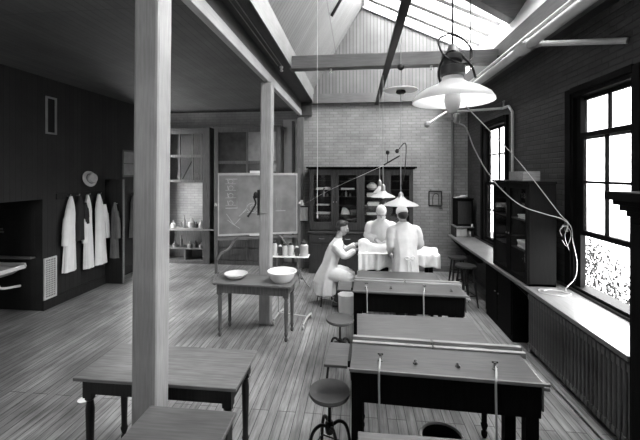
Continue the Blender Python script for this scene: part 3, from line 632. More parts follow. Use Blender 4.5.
# long cables from the big lamp to the counter
def at(px, py, Y):
    th = math.atan(37/350); c, s_ = math.cos(th), math.sin(th); a = (px-320)/350
    rx, ry, rz = a*c-s_, a*s_+c, -(py-173)/350; k = Y/ry
    return (rx*k, Y, 2.25+rz*k)
P1 = crv([(.608, 2.22, 2.56), at(466, 128, 2.35), at(474, 148, 2.7), at(486, 170, 3.1), at(502, 190, 3.5), at(522, 206, 3.9), at(545, 214, 4.15), at(562, 219, 4.25), at(571, 227, 4.28), at(573, 242, 4.28), at(577, 262, 4.2), at(575, 278, 4.18), at(566, 288, 4.15), (2.32, 4.22, .908), (2.12, 4.30, .906), (2.06, 4.18, .907), (2.22, 4.08, .908), (2.36, 4.15, .909), (2.22, 4.27, .916), (2.10, 4.20, .916)], 8)
b = MB(); b.tube(P1, .0042, 8); tag(b.build('lamp_cable', 'rubber', smooth=True), 'pale flexible cable sagging from big lamp to a coil on the counter', 'cable')
b = MB(); b.tube(crv([(.66, 2.22, 2.66), at(520, 163, 3.3), at(559, 213, 4.2), at(568, 223, 4.28), at(565, 236, 4.28), at(569, 250, 4.28)], 8), .0032, 8)
b.tube(crv([at(562, 236, 4.34), at(560, 230, 4.34), at(566, 226, 4.34), at(571, 234, 4.34), at(567, 246, 4.34), at(562, 240, 4.34)], 6), .0035, 6)
tag(b.build('taut_cord', 'pale_pipe', smooth=True), 'taut thin cord from big lamp to hook beside the near window', 'cord')
t = thing('cord_hook', (2.44, 4.36, 1.6), 'small hook by the near window holding the looped cord', 'hook')
t.location = (2.455, 4.40, 1.56); b = MB(); b.tube(crv([(.0, 0, .06), (-.06, -.02, .06), (-.09, -.05, .04), (-.07, -.06, .09)], 5), .006, 6); b.box(-.012, .0, -.03, .03, 0.0, .12); b.build('hook_iron', 'steel', t, world=False)

# ------------------------------------------------------------------ glazed cabinet on the back wall
CY = 7.86; x0, x1 = -1.07, 1.23
t = thing('instrument_cabinet', (.08, 8.04, 0), 'wide dark cabinet with glazed doors against the back brick wall', 'cabinet')
b = MB(); b.box(x0, x1, 7.78, 8.24, 0, .90); b.build('base', 'cabinet_wood', t, bevel=.004)
b = MB(); b.box(x0-.03, x1+.03, 7.75, 8.245, .90, .935); b.build('worktop', 'cabinet_wood', t, bevel=.006)
b = MB(); b.box(x0, x0+.04, CY+.02, 8.24, .935, 2.33); b.box(x1-.04, x1, CY+.02, 8.24, .935, 2.33); b.box(x0, x1, 8.215, 8.24, .935, 2.33); b.box(x0, x1, CY+.02, 8.24, 2.28, 2.33); b.box(x0, x1, CY+.02, 8.24, .935, .97)
for k in (1, 2, 3): b.box(x0+.575*k-.012, x0+.575*k+.012, CY+.02, 8.215, .97, 2.28)
b.build('carcass', 'cabinet_wood', t)
b = MB(); b.box(x0-.03, x1+.03, CY-.03, 8.245, 2.33, 2.35); b.box(x0-.07, x1+.07, CY-.07, 8.245, 2.35, 2.39); b.build('cornice', 'black_wood', t, bevel=.006)
for z in (1.30, 1.50, 1.70, 1.86, 2.06):
    b = MB(); b.box(x0+.041, x1-.041, CY+.06, 8.214, z-.008, z+.008); b.build('shelf', 'dark_wood', t)
for k in range(4):
    a, c = x0+.575*k+.004, x0+.575*(k+1)-.004; w = .085
    b = MB(); b.box(a, a+w, CY, CY+.02, .97, 2.33); b.box(c-w, c, CY, CY+.02, .97, 2.33); b.box(a+w, c-w, CY, CY+.02, .97, 1.14); b.box(a+w, c-w, CY, CY+.02, 2.20, 2.33)
    d = b.build('door', 'cabinet_wood', t, bevel=.004)
    b = MB(); b.box(a+w, c-w, CY+.008, CY+.012, 1.14, 2.20); b.build('pane', 'case_glass', d)
    b = MB(); b.ell((c-.03 if k % 2 == 0 else a+.03, CY-.008, 1.6), (.01, .012, .016), 8, 6); b.build('knob', 'steel', d, smooth=True)
    b = MB(); b.box(a+.02, c-.02, 7.765, 7.779, .70, .87); d = b.build('drawer', 'cabinet_wood', t, bevel=.004)
    b = MB(); b.tube([((a+c)/2-.06, 7.755, .79), ((a+c)/2, 7.745, .785), ((a+c)/2+.06, 7.755, .79)], .008, 8); b.build('pull', 'steel', d, smooth=True)
    b = MB(); b.box(a+.02, c-.02, 7.765, 7.779, .08, .66); d = b.build('cupboard_door', 'cabinet_wood', t, bevel=.004)
    b = MB(); b.ell((c-.06, 7.755, .45), (.014, .014, .014), 8, 6); b.build('knob', 'steel', d, smooth=True)
G = 'folded linen in the glazed cabinet'
LIN = [(-.93, -.77, 1.868, .05, 'left bundle of white linen, upper shelf behind first glazed door'), (-.74, -.60, 1.868, .06, 'right bundle of white linen, upper shelf behind first glazed door'),
       (-.92, -.60, 1.308, .05, 'flat folded linen on lower shelf behind first glazed door'), (-.92, -.62, 1.508, .03, 'thin folded linen on middle shelf behind first glazed door'),
       (-.36, -.05, 1.868, .045, 'flat folded linen on upper shelf behind second glazed door'),
       (.22, .48, 1.708, .10, 'thick folded linen on shelf behind third glazed door'), (.24, .50, 1.508, .09, 'thick folded linen below middle behind third glazed door'), (.22, .5, 1.308, .04, 'flat folded linen at bottom behind third glazed door'),
       (.78, 1.06, 1.508, .10, 'folded linen on middle shelf behind fourth glazed door')]
for (a, c, z, h, lb) in LIN: fold('folded_linen', a, c, 7.95, 8.12, z, h, lb, 'linen', G, 2 if h < .06 else 3)
b = MB(); b.loft([(-.27, 8.02, 1.308, .1, .05, .05), (-.27, 8.02, 1.38, .085, .045, .08), (-.29, 8.02, 1.45, .05, .03, .05), (-.3, 8.02, 1.47, .02, .015, 0)], 24); tag(b.build('cloth_bundle', 'cloth', smooth=True), 'peaked white cloth behind second glazed door', 'cloth')
lathe_thing('glass_bowl', [(0, 0), (.06, 0), (.1, .05), (.11, .1), (.1, .1), (.09, .05), (0, .012)], (-.07, 8.04, 1.308), 'jar_grey', 'round bowl on lower shelf behind second glazed door', 'bowl', n=20)
lathe_thing('glass_flask', [(0, 0), (.07, 0), (.12, .05), (.12, .11), (.05, .16), (.04, .17), (.0, .17)], (.34, 8.03, 1.868), 'jar_pale', 'large pale flask on upper shelf behind third glazed door', 'flask', n=20)
k = 0
names = ['first', 'second', 'third', 'fourth']
for di, xs in ((0, (-.92, -.84, -.76, -.68, -.60)), (1, (-.34, -.25, -.16, -.07))):
    for j, x in enumerate(xs):
        h = .08+.03*((j*7+di) % 3)
        lathe_thing('small_bottle', [(0, 0), (.024, 0), (.026, .01), (.026, h*.7), (.01, h*.8), (.01, h), (0, h)], (x, 8.03, 1.708), ('jar_grey', 'jar_dark', 'jar_pale')[(j+di) % 3],
            ('%s bottle from left on the middle shelf behind %s glazed door' % (['first', 'second', 'third', 'fourth', 'fifth'][j], names[di])), 'bottle', 'bottles in the glazed cabinet', 12)

# framed fitting on the back wall
t = thing('wall_frame', (1.78, 8.24, 1.5), 'small square wire frame hung on back brick wall beside cabinet', 'frame')
b = MB(); X0, X1, Z0, Z1 = 1.64, 1.92, 1.50, 1.83
for p, q in (((X0, Z0), (X1, Z0)), ((X1, Z0), (X1, Z1)), ((X1, Z1), (X0, Z1)), ((X0, Z1), (X0, Z0))): b.bar((p[0], 8.235, p[1]), (q[0], 8.235, q[1]), .02, .025)
b.build('frame_bars', 'iron', t)
b = MB(); b.tube(crv([(1.72, 8.22, 1.52), (1.72, 8.22, 1.68), (1.75, 8.22, 1.76), (1.80, 8.22, 1.78), (1.85, 8.22, 1.74), (1.85, 8.22, 1.6), (1.85, 8.22, 1.52)], 5), .007, 6); b.tube([(1.68, 8.225, 1.83), (1.68, 8.225, 1.89)], .006, 6); b.build('wire_loop', 'iron', t, smooth=True)

# ------------------------------------------------------------------ blackboard on its stand
BY = 7.18
t = thing('blackboard_stand', (-2.07, BY, 0), 'revolving blackboard with chalk drawings in dark wooden stand', 'blackboard')
for x in (-2.97, -1.20):
    b = MB(); b.box(x-.03, x+.03, BY-.03, BY+.03, .06, 2.36); b.build('upright', 'brown_wood', t, bevel=.004)
    b = MB(); b.tube(crv([(x, BY-.42, .02), (x, BY-.3, .06), (x, BY-.1, .10), (x, BY+.1, .10), (x, BY+.3, .06), (x, BY+.42, .02)], 5), .026, 8); b.build('foot', 'brown_wood', t, smooth=True)
b = MB(); b.tube(crv([(-2.95, BY-.035, .42), (-2.86, BY-.035, .55), (-2.72, BY-.035, .63), (-2.58, BY-.035, .83), (-2.50, BY-.035, .90)], 6), .024, 8); b.build('brace', 'mid_wood', t, smooth=True)
b = MB(); b.tube(crv([(-1.22, BY-.035, .42), (-1.31, BY-.035, .55), (-1.45, BY-.035, .63), (-1.59, BY-.035, .83), (-1.67, BY-.035, .90)], 6), .024, 8); b.build('brace', 'mid_wood', t, smooth=True)
b = MB(); b.bar((-2.94, BY, .85), (-1.23, BY, .85), .05, .06); b.build('cross_rail', 'mid_wood', t)
bd = MB(); bd.box(-2.91, -1.26, BY-.012, BY+.012, .95, 2.20); bo = bd.build('board', 'slate', t)
b = MB(); b.box(-2.935, -1.235, BY-.025, BY+.025, 2.20, 2.25); b.box(-2.935, -1.235, BY-.025, BY+.025, .91, .95); b.box(-2.935, -2.91, BY-.025, BY+.025, .95, 2.2); b.box(-1.26, -1.235, BY-.025, BY+.025, .95, 2.2); b.build('board_frame', 'pale_pipe', bo)
for x in (-2.97, -1.20):
    b = MB(); b.lathe([(.02, -.02), (.03, 0), (.02, .02), (.008, .05)], (x, BY-.05, 1.57), 10); b.build('pivot_knob', 'steel', t, smooth=True)
# chalk marks: faint framed diagram, ring, slanting strokes
b = MB(); zf = BY-.0135
def stroke(pts, w=.010):
    for p, q in zip(pts, pts[1:]): b.bar((p[0], zf, p[1]), (q[0], zf, q[1]), .002, w)
def arc(cx, cz, rx, rz, a0, a1, n=14): return [(cx+rx*math.cos(R(a0+(a1-a0)*i/n)), cz+rz*math.sin(R(a0+(a1-a0)*i/n))) for i in range(n+1)]
stroke([(-2.78, 1.50), (-2.53, 1.50), (-2.53, 2.12), (-2.78, 2.12)], .016); stroke([(-2.55, 1.52), (-2.55, 2.1)], .006)
for z in (1.56, 1.72, 1.88, 2.02):
    stroke(arc(-2.67, z+.05, .05, .045, -60, 230)); stroke([(-2.78, z), (-2.56, z)], .008); stroke([(-2.72, z+.01), (-2.74, z+.1)], .012)
b.build('chalk_table', 'chalk', bo); b = MB()
stroke(arc(-2.22, 1.50, .11, .10, 0, 360, 20)); stroke(arc(-2.20, 1.50, .06, .06, 0, 300)); stroke([(-2.42, 1.40), (-2.33, 1.5), (-2.33, 1.62)]); stroke([(-2.5, 1.32), (-2.34, 1.46)]); stroke([(-2.74, 1.25), (-2.6, 1.14), (-2.47, 1.28)]); stroke([(-2.76, 1.38), (-2.60, 1.14)]); stroke([(-2.6, 1.14), (-2.48, 1.06)])
stroke([(-2.33, 1.40), (-2.08, 1.38)]); stroke([(-2.1, 1.66), (-1.98, 1.64)])
b.build('chalk_figure', 'chalk', bo); b = MB()
stroke([(-1.60, 1.42), (-1.60, 1.78)]); stroke([(-1.72, 1.42), (-1.50, 1.42)]); stroke([(-1.70, 1.5), (-1.70, 1.7)], .006)
b.build('chalk_lines', 'chalk', bo)
t.location = (-2.114, 7.43, 0); t.rotation_euler = (0, 0, R(18))
def turn(o):
    v = o.location-Vector((-2.07, BY, 0)); o.location = Matrix.Rotation(R(18), 3, 'Z') @ v + Vector((-2.114, 7.43, 0)); o.rotation_euler = (0, 0, R(18)); return o
t2 = MB(); t2.box(-2.28, -2.06, BY-.05, BY-.0255, .90, .925); tag(turn(t2.build('chalk_eraser', 'paper')), 'white eraser in the tray below the blackboard', 'eraser')
t2 = MB(); t2.box(-2.27, -2.05, BY-.024, BY+.024, 2.251, 2.30); tag(turn(t2.build('chalk_box', 'paper')), 'small pale box on top edge of the blackboard', 'box')

# jar rack in front of the blackboard's right end
t = thing('jar_stand', (-1.33, 6.85, 0), 'iron stand with glass shelf of jars below the blackboard', 'stand')
b = MB(); b.box(-1.68, -.94, 6.70, 7.0, .60, .615); b.build('shelf', 'enamel', t, bevel=.003)
b = MB(); b.tube([(-1.16, 6.85, .60), (-1.16, 6.85, .28)], .016, 8); b.build('column', 'steel', t, smooth=True)
for dx, dy in ((.24, -.05), (-.22, -.05), (.0, .2)):
    b = MB(); b.tube(crv([(-1.16, 6.85, .32), (-1.16+dx*.3, 6.85+dy*.3, .22), (-1.16+dx*.7, 6.85+dy*.7, .08), (-1.16+dx, 6.85+dy, .012)], 5), .012, 8); b.build('leg', 'steel', t, smooth=True)
b = MB(); b.tube([(-1.60, 6.9, .60), (-1.60, 6.9, .012)], .012, 8); b.build('leg', 'steel', t, smooth=True)
JG = 'jars on the iron stand'
JL = [(-1.63, .045, .17, 'jar_pale', 'jar at left end of the iron stand shelf'), (-1.52, .04, .12, 'jar_dark', 'small dark jar, second from left on the iron stand'), (-1.42, .05, .14, 'jar_pale', 'squat pale jar, third from left on the iron stand'), (-1.30, .055, .15, 'jar_pale', 'pale jar in middle of the iron stand shelf'), (-1.18, .04, .11, 'jar_dark', 'dark jar right of middle on the iron stand'), (-1.04, .075, .17, 'jar_pale', 'large white jar at right end of the iron stand')]
for (x, r, h, mt_, lb) in JL:
    t = thing('glass_jar', (x, 6.84, .616), lb, 'jar', JG)
    h *= 1.6; r *= 1.05; b = MB(); b.lathe([(0, 0), (r, 0), (r*1.05, .01), (r*1.05, h*.75), (r*.7, h*.85), (r*.7, h*.9), (0, h*.9)], (0, 0, 0), 16); b.build('jar_body', mt_, t, smooth=True, world=False)
    b = MB(); b.lathe([(r*.8, h*.9), (r*.8, h*1.0), (r*.3, h*1.06), (0, h*1.12)], (0, 0, 0), 14); b.build('lid', 'jar_dark' if mt_ == 'jar_pale' else 'enamel', t, smooth=True, world=False)
# upper jars on a little bracket between
t = thing('wall_chart', (-1.30, 8.09, 1.2), 'white bordered chart hung on dark back post with small jug above', 'chart')
b = MB(); b.box(-1.33, -1.14, 8.11, 8.12, 1.13, 1.45); b.build('chart_sheet', 'paper', t)
b = MB()
for p, q in (((-1.34, 1.12), (-1.13, 1.12)), ((-1.13, 1.12), (-1.13, 1.46)), ((-1.13, 1.46), (-1.34, 1.46)), ((-1.34, 1.46), (-1.34, 1.12))): b.bar((p[0], 8.108, p[1]), (q[0], 8.108, q[1]), .012, .018)
b.build('chart_border', 'iron', t)
b = MB(); b.lathe([(0, 0), (.04, 0), (.05, .05), (.03, .09), (.035, .12), (0, .12)], (-1.28, 8.07, 1.50), 14); b.box(-1.33, -1.21, 8.03, 8.14, 1.485, 1.50); b.build('jug', 'enamel', t, smooth=True)

# black fitting on the middle post
t = thing('iron_hook', (-1.50, 5.1, 1.4), 'black hooked iron fitting on left side of the middle post', 'bracket')
b = MB(); b.box(-1.475, -1.456, 5.08, 5.16, 1.62, 2.0); b.build('back_plate', 'iron', t)
b = MB(); b.tube(crv([(-1.47, 5.08, 1.92), (-1.53, 5.08, 1.90), (-1.50, 5.08, 1.80), (-1.55, 5.08, 1.70), (-1.62, 5.08, 1.60)], 6), [.013]*24+[.022], 8); b.ell((-1.50, 5.08, 1.92), (.035, .035, .05), 10, 8); b.build('hook', 'iron', t, smooth=True)
b = MB(); b.box(-1.43, -1.33, 5.045, 5.063, 1.655, 1.668); tag(b.build('metal_strip', 'steel'), 'thin bright metal strip across front of the middle post', 'strip')

# chrome stand base behind the basin table
t = thing('drip_stand', (-1.0, 5.25, 0), 'low chrome stand base on castors behind the basin table', 'stand')
b = MB(); b.tube([(-1.20, 5.30, .10), (-.74, 5.18, .10)], .014, 8); b.build('cross_bar', 'pale_pipe', t, smooth=True)
for (x, y) in ((-1.20, 5.30), (-.74, 5.18)):
    b = MB(); b.tube([(x+.03, y+.22, .07), (x, y, .10), (x-.03, y-.22, .07)], .014, 8); d = b.build('foot', 'pale_pipe', t, smooth=True)
    for s_ in (1, -1):
        b = MB(); b.ell((x+.03*s_, y+.22*s_, .035), (.02, .034, .034), 10, 8); b.build('castor', 'pale_pipe', d, smooth=True)
b = MB(); b.tube([(-1.20, 5.30, .10), (-1.20, 5.30, .62)], .012, 8); b.build('pole', 'pale_pipe', t, smooth=True)

# ------------------------------------------------------------------ alcove: fume cupboard and big case
HY = 8.30
t = thing('fume_cupboard', (-4.4, 8.5, 0), 'dark cupboard with paned sash and open bottle shelves at far left', 'cupboard')
a0, a1 = -5.05, -3.62
b = MB(); b.box(a0, a0+.08, HY, 8.74, 0, 3.36); b.box(-3.80, -3.62, HY, 8.74, 0, 3.38); b.box(a0+.08, -3.80, HY, 8.74, 0, .08); b.box(a0+.08, -3.80, HY, HY+.06, 3.28, 3.36); b.box(a0+.08, -3.80, 8.70, 8.74, .08, .85)
b.box(a0+.08, -3.80, HY+.06, 8.74, 3.32, 3.36); b.box(a0+.08, -3.80, 8.70, 8.74, 2.0, 3.32); b.build('carcass', 'brown_wood', t, bevel=.004)
b = MB(); b.box(a0+.08, -3.80, HY-.03, 8.70, .82, .87); b.box(-3.80, -3.50, HY-.03, HY, .83, .86); b.build('worktop', 'pale_pane', t, bevel=.004)
b = MB(); b.box(a0+.08, -3.80, HY+.02, 8.70, .35, .375); b.build('shelf', 'mid_wood', t)
b = MB()
X0, X1 = a0+.08, -3.80
for z in (2.02, 2.64, 3.22): b.box(X0, X1, HY+.005, HY+.045, z, z+.06)
for x in (X0, X0+.55, X1-.28, X1-.05): b.box(x, x+.035, HY+.006, HY+.044, 2.08, 3.22)
sh = b.build('sash', 'brown_wood', t)
b = MB(); b.box(X0+.01, X1-.01, HY+.02, HY+.026, 2.08, 3.22); b.build('pane', 'case_glass', sh)
b = MB(); b.tube([(X1-.55, HY+.06, 2.1), (X1-.3, HY+.06, 2.55)], .012, 6); b.build('stay', 'iron', t)
b = MB(); b.box(-4.30, -4.27, HY+.05, 8.69, .08, .35); b.build('divider', 'mid_wood', t)
BG = 'bottles on the fume cupboard worktop'
HB = [(-4.62, 8.42, .17, .06, 'jar_pale'), (-4.45, 8.5, .13, .05, 'jar_grey'), (-4.33, 8.42, .32, .035, 'jar_grey'), (-4.17, 8.48, .24, .09, 'jar_pale'), (-4.02, 8.44, .15, .045, 'jar_dark'), (-3.90, 8.44, .20, .05, 'jar_pale')]
WD = ['first', 'second', 'third', 'fourth', 'fifth', 'sixth']
for i, (x, y, h, r, mm) in enumerate(HB):
    nm = 'round_flask' if r > .08 else 'glass_bottle'
    lathe_thing(nm, [(0, 0), (r*.8, 0), (r, h*.15), (r, h*.55), (r*.35, h*.75), (r*.3, h), (0, h)], (x, y, .871), mm,
        'wide pale flask on the fume cupboard worktop' if r > .08 else '%s vessel from left along the fume cupboard worktop' % WD[i], 'bottle', BG, 16)
for i, (x, h, r, mm) in enumerate(((-4.6, .14, .05, 'jar_grey'), (-4.42, .30, .03, 'jar_dark'), (-4.20, .15, .06, 'jar_grey'), (-4.05, .17, .05, 'jar_dark'), (-3.90, .13, .05, 'jar_grey'))):
    lathe_thing('glass_bottle', [(0, 0), (r, 0), (r, h*.6), (r*.4, h*.75), (r*.4, h), (0, h)], (x, 8.45, .376), mm, '%s bottle from left on low shelf of the fume cupboard' % WD[i], 'bottle', 'bottles on the low shelf of the fume cupboard', 14)
t = thing('display_case', (-2.65, 8.5, 0), 'large dark panelled case behind the blackboard', 'case')
a0, a1 = -3.50, -1.84
b = MB(); b.box(a0, a1, HY+.03, 8.74, 0, 3.36); b.build('carcass', 'brown_wood', t)
b = MB(); b.box(a0, a0+.10, HY, HY+.029, 0, 3.36); b.box(a1-.10, a1, HY, HY+.029, 0, 3.36); b.box(a0+.1, a1-.1, HY, HY+.029, 3.26, 3.36); b.box(a0+.1, a1-.1, HY, HY+.029, 1.0, 1.1); b.box(a0+.1, a1-.1, HY, HY+.029, 2.48, 2.54); b.box(a0+.1, a1-.1, HY, HY+.029, 0, .1); b.box(-2.69, -2.65, HY, HY+.029, 1.1, 3.26); b.box(-2.69, -2.65, HY, HY+.029, .1, 1.0)
b.box(a0-.03, a1+.03, HY-.03, 8.745, 3.36, 3.40); b.build('face_frame', 'brown_wood', t, bevel=.003)
for (p, q, z0, z1, mm) in ((a0+.11, -2.70, 2.55, 3.25, 'dark_pane'), (-2.64, a1-.11, 2.55, 3.25, 'pale_pane'), (a0+.11, -2.70, 1.11, 2.47, 'dark_pane'), (-2.64, a1-.11, 1.11, 2.47, 'dark_pane')):
    b = MB(); b.box(p, q, HY+.018, HY+.026, z0, z1); b.build('pane', mm, t)
for p, q in ((a0+.11, -2.70), (-2.64, a1-.11)):
    for z0, z1 in ((.11, .40), (.43, .70), (.73, .99)):
        b = MB(); b.box(p, q, HY+.008, HY+.026, z0, z1); d = b.build('drawer', 'brown_wood', t, bevel=.004)
        b = MB(); b.ell(((p+q)/2, HY-.003, (z0+z1)/2), (.014, .014, .014), 8, 6); b.build('knob', 'brass', d, smooth=True)

# ------------------------------------------------------------------ left wall: vents, hooks, hat, coats, door, sink
def vent(name, y0, y1, z0, z1, label, lattice):
    t = thing(name, (XL+.01, (y0+y1)/2, z0), label, 'vent', 'wall vents')
    b = MB(); w = .028; xa, xb = XL+.001, XL+.022
    b.box(xa, xb, y0, y0+w, z0, z1); b.box(xa, xb, y1-w, y1, z0, z1); b.box(xa, xb, y0+w, y1-w, z0, z0+w); b.box(xa, xb, y0+w, y1-w, z1-w, z1)
    b.build('vent_frame', 'grille' if lattice else 'grey_pipe', t)
    b = MB()
    if lattice:
        n = 17
        for i in range(1, n): z = z0+w+(z1-z0-2*w)*i/n; b.box(xa+.003, xb-.006, y0+w, y1-w, z-.006, z+.006)
        for i in range(1, 6): y = y0+w+(y1-y0-2*w)*i/6; b.box(xa+.005, xb-.008, y-.005, y+.005, z0+w, z1-w)
        b.build('grille', 'grille', t)
    b = MB(); b.box(xa, xa+.002, y0+w, y1-w, z0+w, z1-w); b.build('backing', 'void', t)
vent('wall_vent', 5.215, 5.455, .165, .845, 'white latticed vent low on the left wall near the sink', True)
vent('wall_vent', 5.25, 5.455, 2.90, 3.52, 'narrow grey framed vent high on the left wall', False)
t = thing('coat_rail', (XL+.02, 6.2, 1.80), 'dark board with pegs holding coats on the left wall', 'coat rail')
b = MB(); b.box(XL+.001, XL+.025, 5.45, 6.58, 1.80, 1.90); b.build('rail_board', 'dark_wood', t, bevel=.003)
PEG = (5.66, 5.86, 6.11, 6.40)
for y in PEG:
    b = MB(); b.tube([(XL+.025, y, 1.84), (XL+.09, y, 1.845), (XL+.095, y, 1.87)], .008, 8); b.build('peg', 'steel', t, smooth=True)
# hat
t = thing('straw_boater', (XL+.08, 6.16, 2.05), 'pale straw hat hanging on the left wall above the coats', 'hat')
prof = [(.0, .10), (.085, .10), (.092, .09), (.095, .02), (.15, .008), (.152, .0), (.09, .008), (.085, .085), (.0, .09)]
b = MB(); b.lathe(prof, (0, 0, 0), 28); hb = b.build('crown_and_brim', 'straw', t, smooth=True, world=False)
b = MB(); b.lathe([(.097, .025), (.098, .03), (.096, .055), (.095, .055), (.0935, .025)], (0, 0, 0), 28); hd = b.build('hat_band', 'jar_grey', t, smooth=True, world=False)
t.rotation_euler = (0, R(78), R(-8)); t.location = (XL+.045, 6.16, 2.14)
b = MB(); b.tube([(XL+.001, 6.16, 2.16), (XL+.05, 6.16, 2.165)], .008, 8); tag(b.build('hat_peg', 'steel', smooth=True), 'small peg behind the straw hat', 'peg')
def coat(y, ztop, zhem, w, mat, label, x=XL+.085, sleeve=1, lean=0.0, along='y', ph=0.0):
    """a garment hung by its collar on one peg"""
    x -= .012
    t = thing('hanging_coat', (x, y, zhem), label, 'coat', 'coats on pegs')
    h = ztop-zhem; b = MB(); n = 40
    def ringv(z, a, c, off, fa):
        r = []
        for i in range(n):
            q = 2*PI*i/n; f = 1+fa*(math.cos(5*q+ph)+.6*math.cos(8*q+1+ph))
            u, v = a*f*math.cos(q), c*f*math.sin(q)
            r.append((v, u+off, z) if along == 'y' else (u+off, v, z))
        return r
    rings = [ringv(h*q[0], w*q[1], q[2], lean*q[0]*h, q[3]) for q in ((0, .50, .050, .13), (.12, .47, .050, .12), (.35, .42, .050, .10), (.6, .36, .05, .08), (.78, .34, .055, .06), (.88, .26, .05, .04), (.95, .14, .04, .02), (1.0, .07, .028, 0))]
    vs = [v for r in rings for v in r]; m_ = len(rings)
    b._add(vs, [(i*n+k, i*n+(k+1) % n, (i+1)*n+(k+1) % n, (i+1)*n+k) for i in range(m_-1) for k in range(n)] + [tuple(range(n-1, -1, -1)), tuple((m_-1)*n+k for k in range(n))])
    b.build('coat_body', mat, t, smooth=True, world=False)
    for s_ in ((1, -1) if sleeve == 2 else (sleeve,)):
        b = MB(); L_ = [(s_*w*.28, h*.84), (s_*w*.42, h*.70), (s_*w*.50, h*.52), (s_*w*.54, h*.36)]
        P = [((.03, p, z) if along == 'y' else (p, -.03, z)) for p, z in L_]
        P = [(q[0], q[1]+lean*q[2], q[2]) if along == 'y' else (q[0]+lean*q[2], q[1], q[2]) for q in P]
        b.tube(crv(P, 4), [.045]*4+[.055]*5+[.05]*4, 12); b.build('sleeve', mat, t, smooth=True, world=False)
    return t
coat(5.66, 1.84, .52, .27, 'coat_cloth', 'white coat hanging leftmost on the pegs of the left wall', sleeve=-1, lean=.02, ph=.4)
coat(5.86, 1.82, 1.03, .24, 'grey_cloth' if False else 'dark_cloth', 'short dark jacket hanging between the white coats on left wall', sleeve=1, ph=1.1, x=XL+.10)
coat(6.11, 1.84, .46, .23, 'coat_cloth', 'white coat hanging just right of the dark jacket', sleeve=-1, lean=-.03, ph=2.0)
coat(6.41, 1.84, .46, .29, 'coat_cloth', 'white coat hanging rightmost on the pegs, sleeve spread right', sleeve=1, lean=-.05, ph=3.0, x=XL+.10)
# door leaf standing open at the end of that wall
t = bpy.data.objects.new('door_1', None); COL.objects.link(t); t.location = (-4.93, 6.64, 0); struct(t)
b = MB(); b.box(XL+.005, -4.725, 6.62, 6.66, .01, 2.12); b.build('door_leaf', 'board_leftx', t)
b = MB(); b.box(-4.724, -4.70, 6.615, 6.665, .01, 2.12); b.build('door_edge', 'mid_wood', t, bevel=.003)
coat(0, 1.66, .55, .17, 'grey_cloth', 'grey coat hanging on the open door at end of left wall', along='x', sleeve=1, ph=.5).location = (-4.83, 6.545, .55)
coat(7.45, 1.78, .80, .26, 'grey_cloth', 'grey coat on left wall beyond the open door', x=XL+.075, sleeve=1, ph=2.2)
for (loc, lb) in (((-4.83, 6.60, 1.63), 'peg on the open door behind the grey coat'), ((XL+.03, 7.45, 1.75), 'peg on left wall beyond the open door')):
    b = MB(); v = Vector(loc); d = Vector((0, -.05, .01)) if loc[1] < 7 else Vector((.06, 0, .01)); q = v-d.normalized()*.03; q = Vector((loc[0], 6.62, loc[2])) if loc[1] < 7 else Vector((XL, loc[1], loc[2]))
    b.tube([q, v+d], .008, 8); tag(b.build('coat_peg', 'steel', smooth=True), lb, 'peg')
t = thing('framed_notice', (XL+.01, 7.42, 2.2), 'pale framed pane high on left wall beyond the open door', 'frame')
b = MB(); b.box(XL+.001, XL+.012, 7.18, 7.70, 2.20, 2.72); b.build('pane', 'pale_pane', t)
b = MB(); b.box(XL+.001, XL+.02, 7.14, 7.18, 2.16, 2.76); b.box(XL+.001, XL+.02, 7.70, 7.74, 2.16, 2.76); b.box(XL+.001, XL+.02, 7.18, 7.70, 2.16, 2.20); b.box(XL+.001, XL+.02, 7.18, 7.70, 2.72, 2.76); b.box(XL+.012, XL+.018, 7.18, 7.7, 2.45, 2.47); b.build('frame', 'brown_wood', t)
# sink
t = thing('wall_sink', (-5.75, 4.95, .3), 'white enamel sink on scrolled brackets in recess at left edge', 'sink')
sx0, sx1, sy0, sy1 = -6.30, -5.36, 4.70, 5.17
b = MB(); b.box(sx0, sx1, sy0, sy1, .70, .735); b.box(sx0, sx1, sy1-.03, sy1, .735, .79)
b.prism([(sx0, .735), (sx1, .735), (sx1+.02, .765), (sx0, .765)], sy0-.0, sy0+.03, 'y'); b.box(sx1-.03, sx1, sy0+.03, sy1-.03, .735, .765)
b.prism([(sx0, .70), (sx1-.05, .70), (sx1-.22, .60), (sx0, .60)], sy0+.05, sy1-.03, 'y'); b.build('basin', 'enamel', t, bevel=.008)
for x in (sx1-.12, sx0+.2):
    b = MB(); b.tube(crv([(x, sy0+.06, .70), (x-.03, sy0+.06, .62), (x+.01, sy0+.1, .55), (x-.02, sy0+.2, .45), (x-.01, sy1+.02, .40)], 6), .02, 8); b.build('bracket', 'enamel', t, smooth=True)
b = MB(); b.tube(crv([(-5.8, 5.19, 1.28), (-5.8, 5.05, 1.30), (-5.8, 4.98, 1.22)], 5), .015, 8); b.bar((-5.86, 5.12, 1.34), (-5.74, 5.12, 1.34), .02, .02); b.tube([(-5.8, 5.12, 1.3), (-5.8, 5.12, 1.34)], .01, 6); b.build('faucet', 'steel', t, smooth=True)
b = MB(); b.box(-6.38, -5.22, 5.10, 5.195, .86, .885); tag(b.build('ledge_board', 'mid_wood', bevel=.003), 'narrow wooden ledge on wall above the sink', 'shelf')
# scrap on the floor
b = MB(); b.lathe([(0, 0), (.05, .001), (.055, .008), (.03, .014), (0, .012)], (-2.69, 3.2, .001), 16); tag(b.build('white_saucer', 'enamel', smooth=True), 'small white disc lying on floor left of the bare table', 'saucer')

